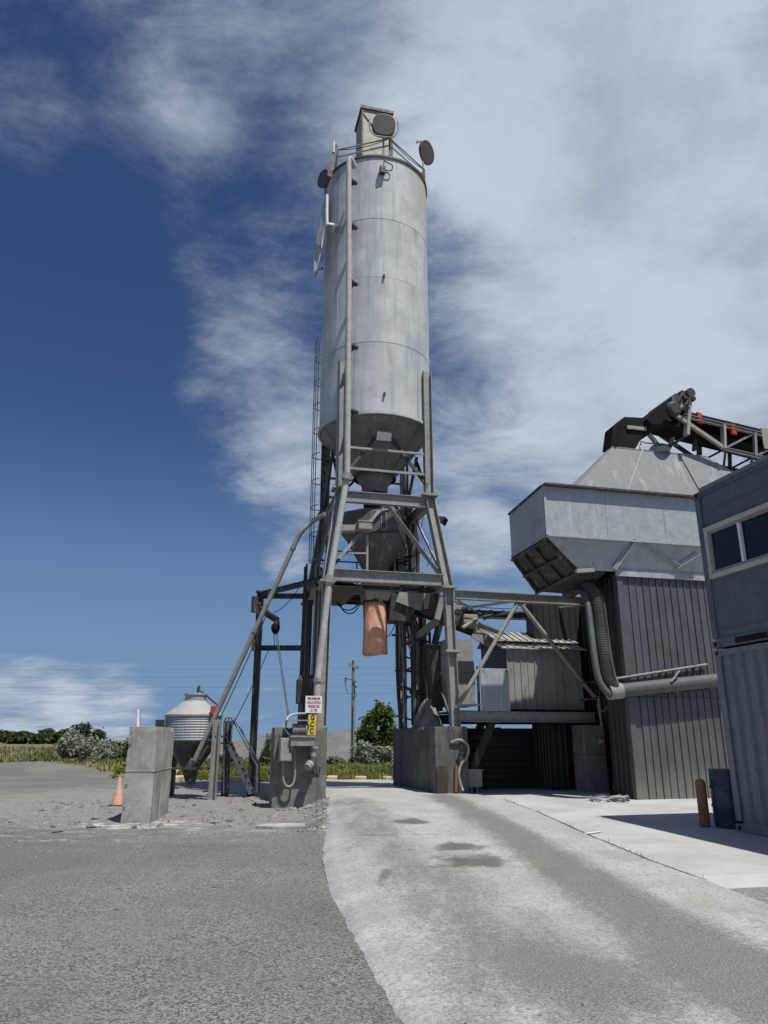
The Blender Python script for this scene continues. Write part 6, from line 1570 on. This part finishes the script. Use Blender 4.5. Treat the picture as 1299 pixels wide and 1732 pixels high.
def tree(name, label, base, h, rad, m, n, size, cat, clumps=26, group=None, trunk=True, crowns=None):
    t = thing(name, label, cat, base, group, 'W'); b = Vector(base)
    mb = MB()
    for (dx, dz, rx, rz, k) in (crowns or [(0, h*.58, rad, h*.42, 1.0)]):
        leaf_cloud(mb, (b.x+dx, b.y, b.z+dz), (rx, rx, rz), int(n*k), size, int(clumps*k)+4, b.z+.02)
    part('crown', mb, m, t)
    if trunk:
        mb = MB().tube([b-Vector((0,0,.2)), b+Vector((.05,0,h*.3)), b+Vector((0,.05,h*.75))], .1, 8, [.14,.1,.03])
        for k in range(6):
            a = random.uniform(0,6.28); z = h*random.uniform(.15,.5); mb.tube([b+Vector((.03,0,z)), b+Vector((math.cos(a)*rad*.6, math.sin(a)*rad*.5, z+h*.25))], .03, 5, [.05,.015])
        part('trunk', mb, M['bark'], t)
def gp(px, Y): p = wy(px,1280,Y); return (p.x, Y, ground_z(p.x, Y))
Y = 62
b = gp(636, Y); top = wy(636,1186,Y).z
tree('green_tree', 'bright green leafy tree standing behind the long right pier', b, top-b[2], 1.6, M['leaf'], 5200, .17, 'tree', 30, crowns=[(.2,(top-b[2])*.62,1.6,(top-b[2])*.36,1.0),(-.95,(top-b[2])*.42,.95,(top-b[2])*.22,.4),(.0,(top-b[2])*.25,1.2,(top-b[2])*.2,.35),(.45,(top-b[2])*.82,.8,(top-b[2])*.17,.3)])
def bush(label, px, py, w, Y, m='silver', n=2200, size=.13, name='silver_bush', cat='bush', group='bushes beyond the lot'):
    b = gp(px, Y); h = wy(px,py,Y).z - b[2]; r = w/2/F*Y
    tree(name, label, b, h, r, M[m], n, size, cat, 16, group, True, [(0, h*.5, r, h*.5, 1.0)])
bush('silver bush at the foot of the green tree, nearest the pole', 612, 1255, 50, 58)
bush('silver bush between the green tree and the long pier', 648, 1258, 46, 57)
bush('big round silver green bush at far left', 127, 1219, 78, 75, n=5200, size=.2)
bush('dark green bush growing behind the big silver bush', 143, 1217, 60, 80, 'dleaf', 2600, .22, 'dark_bush')
bush('low silver bush right of the big round bush', 180, 1246, 56, 72, n=2600, size=.17)
bush('dark bush next to the front concrete block, left of it', 208, 1252, 40, 74, 'dleaf', 1800, .2, 'dark_bush')
bush('dark bush seen under the feed bin cone', 300, 1252, 44, 66, 'dleaf', 1800, .18, 'dark_bush')
bush('grey green bush left of the sign pier', 462, 1232, 46, 60, n=2600, size=.14)
bush('small dark bush below the grey green bush by the pier', 448, 1278, 30, 52, 'dleaf', 900, .12, 'dark_bush')
bush('low scrub bush under the bin stair', 390, 1275, 50, 58, 'dleaf', 1200, .13, 'dark_bush')
bush('small pale bush in front of the gravel mound', 566, 1276, 30, 56, n=900)
mb = MB()
for k in range(74):
    x = -180 + 1.3*k + random.uniform(-2,2) if k < 60 else random.uniform(-60,120)
    Y = 270+random.uniform(-15,15) ; h = random.uniform(3.2,5.2) if x < -108 else random.uniform(.8,1.8)
    leaf_cloud(mb, (x,Y,ground_z(x,Y)+h*.5), (random.uniform(5,9),5,h*.55), 420, .9, 7, -3)
setting('far_treeline', mb, M['dleaf'], 'stuff')

# gravel mounds far behind
mb = MB(); nx, ny = 90, 40
for j in range(ny+1):
    for i in range(nx+1):
        X = -34+46*i/nx; Yv = 92+40*j/ny
        px = X/Yv
        h = 3.9*math.exp(-((X+4.5)/6.5)**2)*math.exp(-((Yv-110)/9)**2) + 3.1*math.exp(-((X+16)/8)**2)*math.exp(-((Yv-112)/9)**2)
        h *= 1+.16*fbm(X,Yv,.25,8)
        mb.v.append(Vector((X,Yv,ground_z(X,Yv)-.25+h+.08*fbm(X,Yv,1.5,2))))
for j in range(ny):
    for i in range(nx): mb.f.append((j*(nx+1)+i,j*(nx+1)+i+1,(j+1)*(nx+1)+i+1,(j+1)*(nx+1)+i))
setting('gravel_mounds', mb, M['gravelpile'], 'structure', True)

def grass():
    groups = {'grass': MB(), 'weed': MB(), 'dry': MB()}
    def blade(mb, x, y, z, h, w):
        a = random.uniform(0,6.28); l = random.uniform(.2,1.1)*h
        dx, dy = math.cos(a), math.sin(a)
        mb.add([(x-dy*w,y+dx*w,z),(x+dy*w,y-dx*w,z),(x+dx*l,y+dy*l,z+h)], [(0,1,2)])
    for _ in range(46000):
        Y = 31.5+26*random.random()**1.5; x = random.uniform(-.62,.10)*Y
        edge = 31.5 + ss(-4,-18,x)*10 + ss(-18,-30,x)*8
        if Y < edge + 1.2*fbm(x,Y,.5,3): continue
        f = fbm(x,Y,.3,5)
        k = 'weed' if f > .12 and random.random() < .75 and x > -12 else ('dry' if f < -.1 and random.random() < .7 else 'grass')
        blade(groups[k], x, Y, ground_z(x,Y)-.02, random.uniform(.07,.24)*(1.5 if k == 'weed' else 1), random.uniform(.02,.05))
    for _ in range(420):
        Y = random.uniform(32.5,44); x = random.uniform(-.34,.10)*Y
        f = fbm(x,Y,.25,15)
        if f < -.02: continue
        q = random.uniform(.18,.45); leaf_cloud(groups['weed' if f > .16 else 'grass'], (x,Y,ground_z(x,Y)+q*.45), (q*1.2,q,q*.6), 46, .075, 5, -2)
    for _ in range(500):
        Y = random.uniform(42,95); x = random.uniform(-.6,-.1)*Y; q = random.uniform(.25,.7)
        leaf_cloud(groups[random.choice(('grass','grass','dry'))], (x,Y,ground_z(x,Y)+q*.3), (q*1.5,q,q*.5), 40, .12, 5, -3)
    for _ in range(9000):
        Y = random.uniform(55,140); x = random.uniform(-.6,.0)*Y
        blade(groups['dry' if random.random() < .45 else 'grass'], x, Y, ground_z(x,Y)-.05, random.uniform(.3,.8), random.uniform(.06,.14))
    for _ in range(260):      # sprigs along the slab joint
        u = random.random(); Yv = 9.2+u*9.5; x = right_edge(Yv)+random.gauss(.02,.03)
        if fbm(x,Yv,.9,6) < .05 and Yv > 10: continue
        blade(groups['grass'], x, Yv, slab_z(Yv), random.uniform(.03,.12), .006)
    for _ in range(26):
        Y = random.uniform(15,24); x = random.uniform(-9,-3.5)
        for _k in range(12): blade(groups['dry'], x+random.gauss(0,.05), Y+random.gauss(0,.05), ground_z(x,Y), random.uniform(.03,.10), .006)
    setting('verge_grass', groups['grass'], M['grass'], 'stuff'); setting('yellow_weeds', groups['weed'], M['weed'], 'stuff'); setting('dry_grass', groups['dry'], M['dry'], 'stuff')
grass()
print('script done', len(bpy.data.objects))
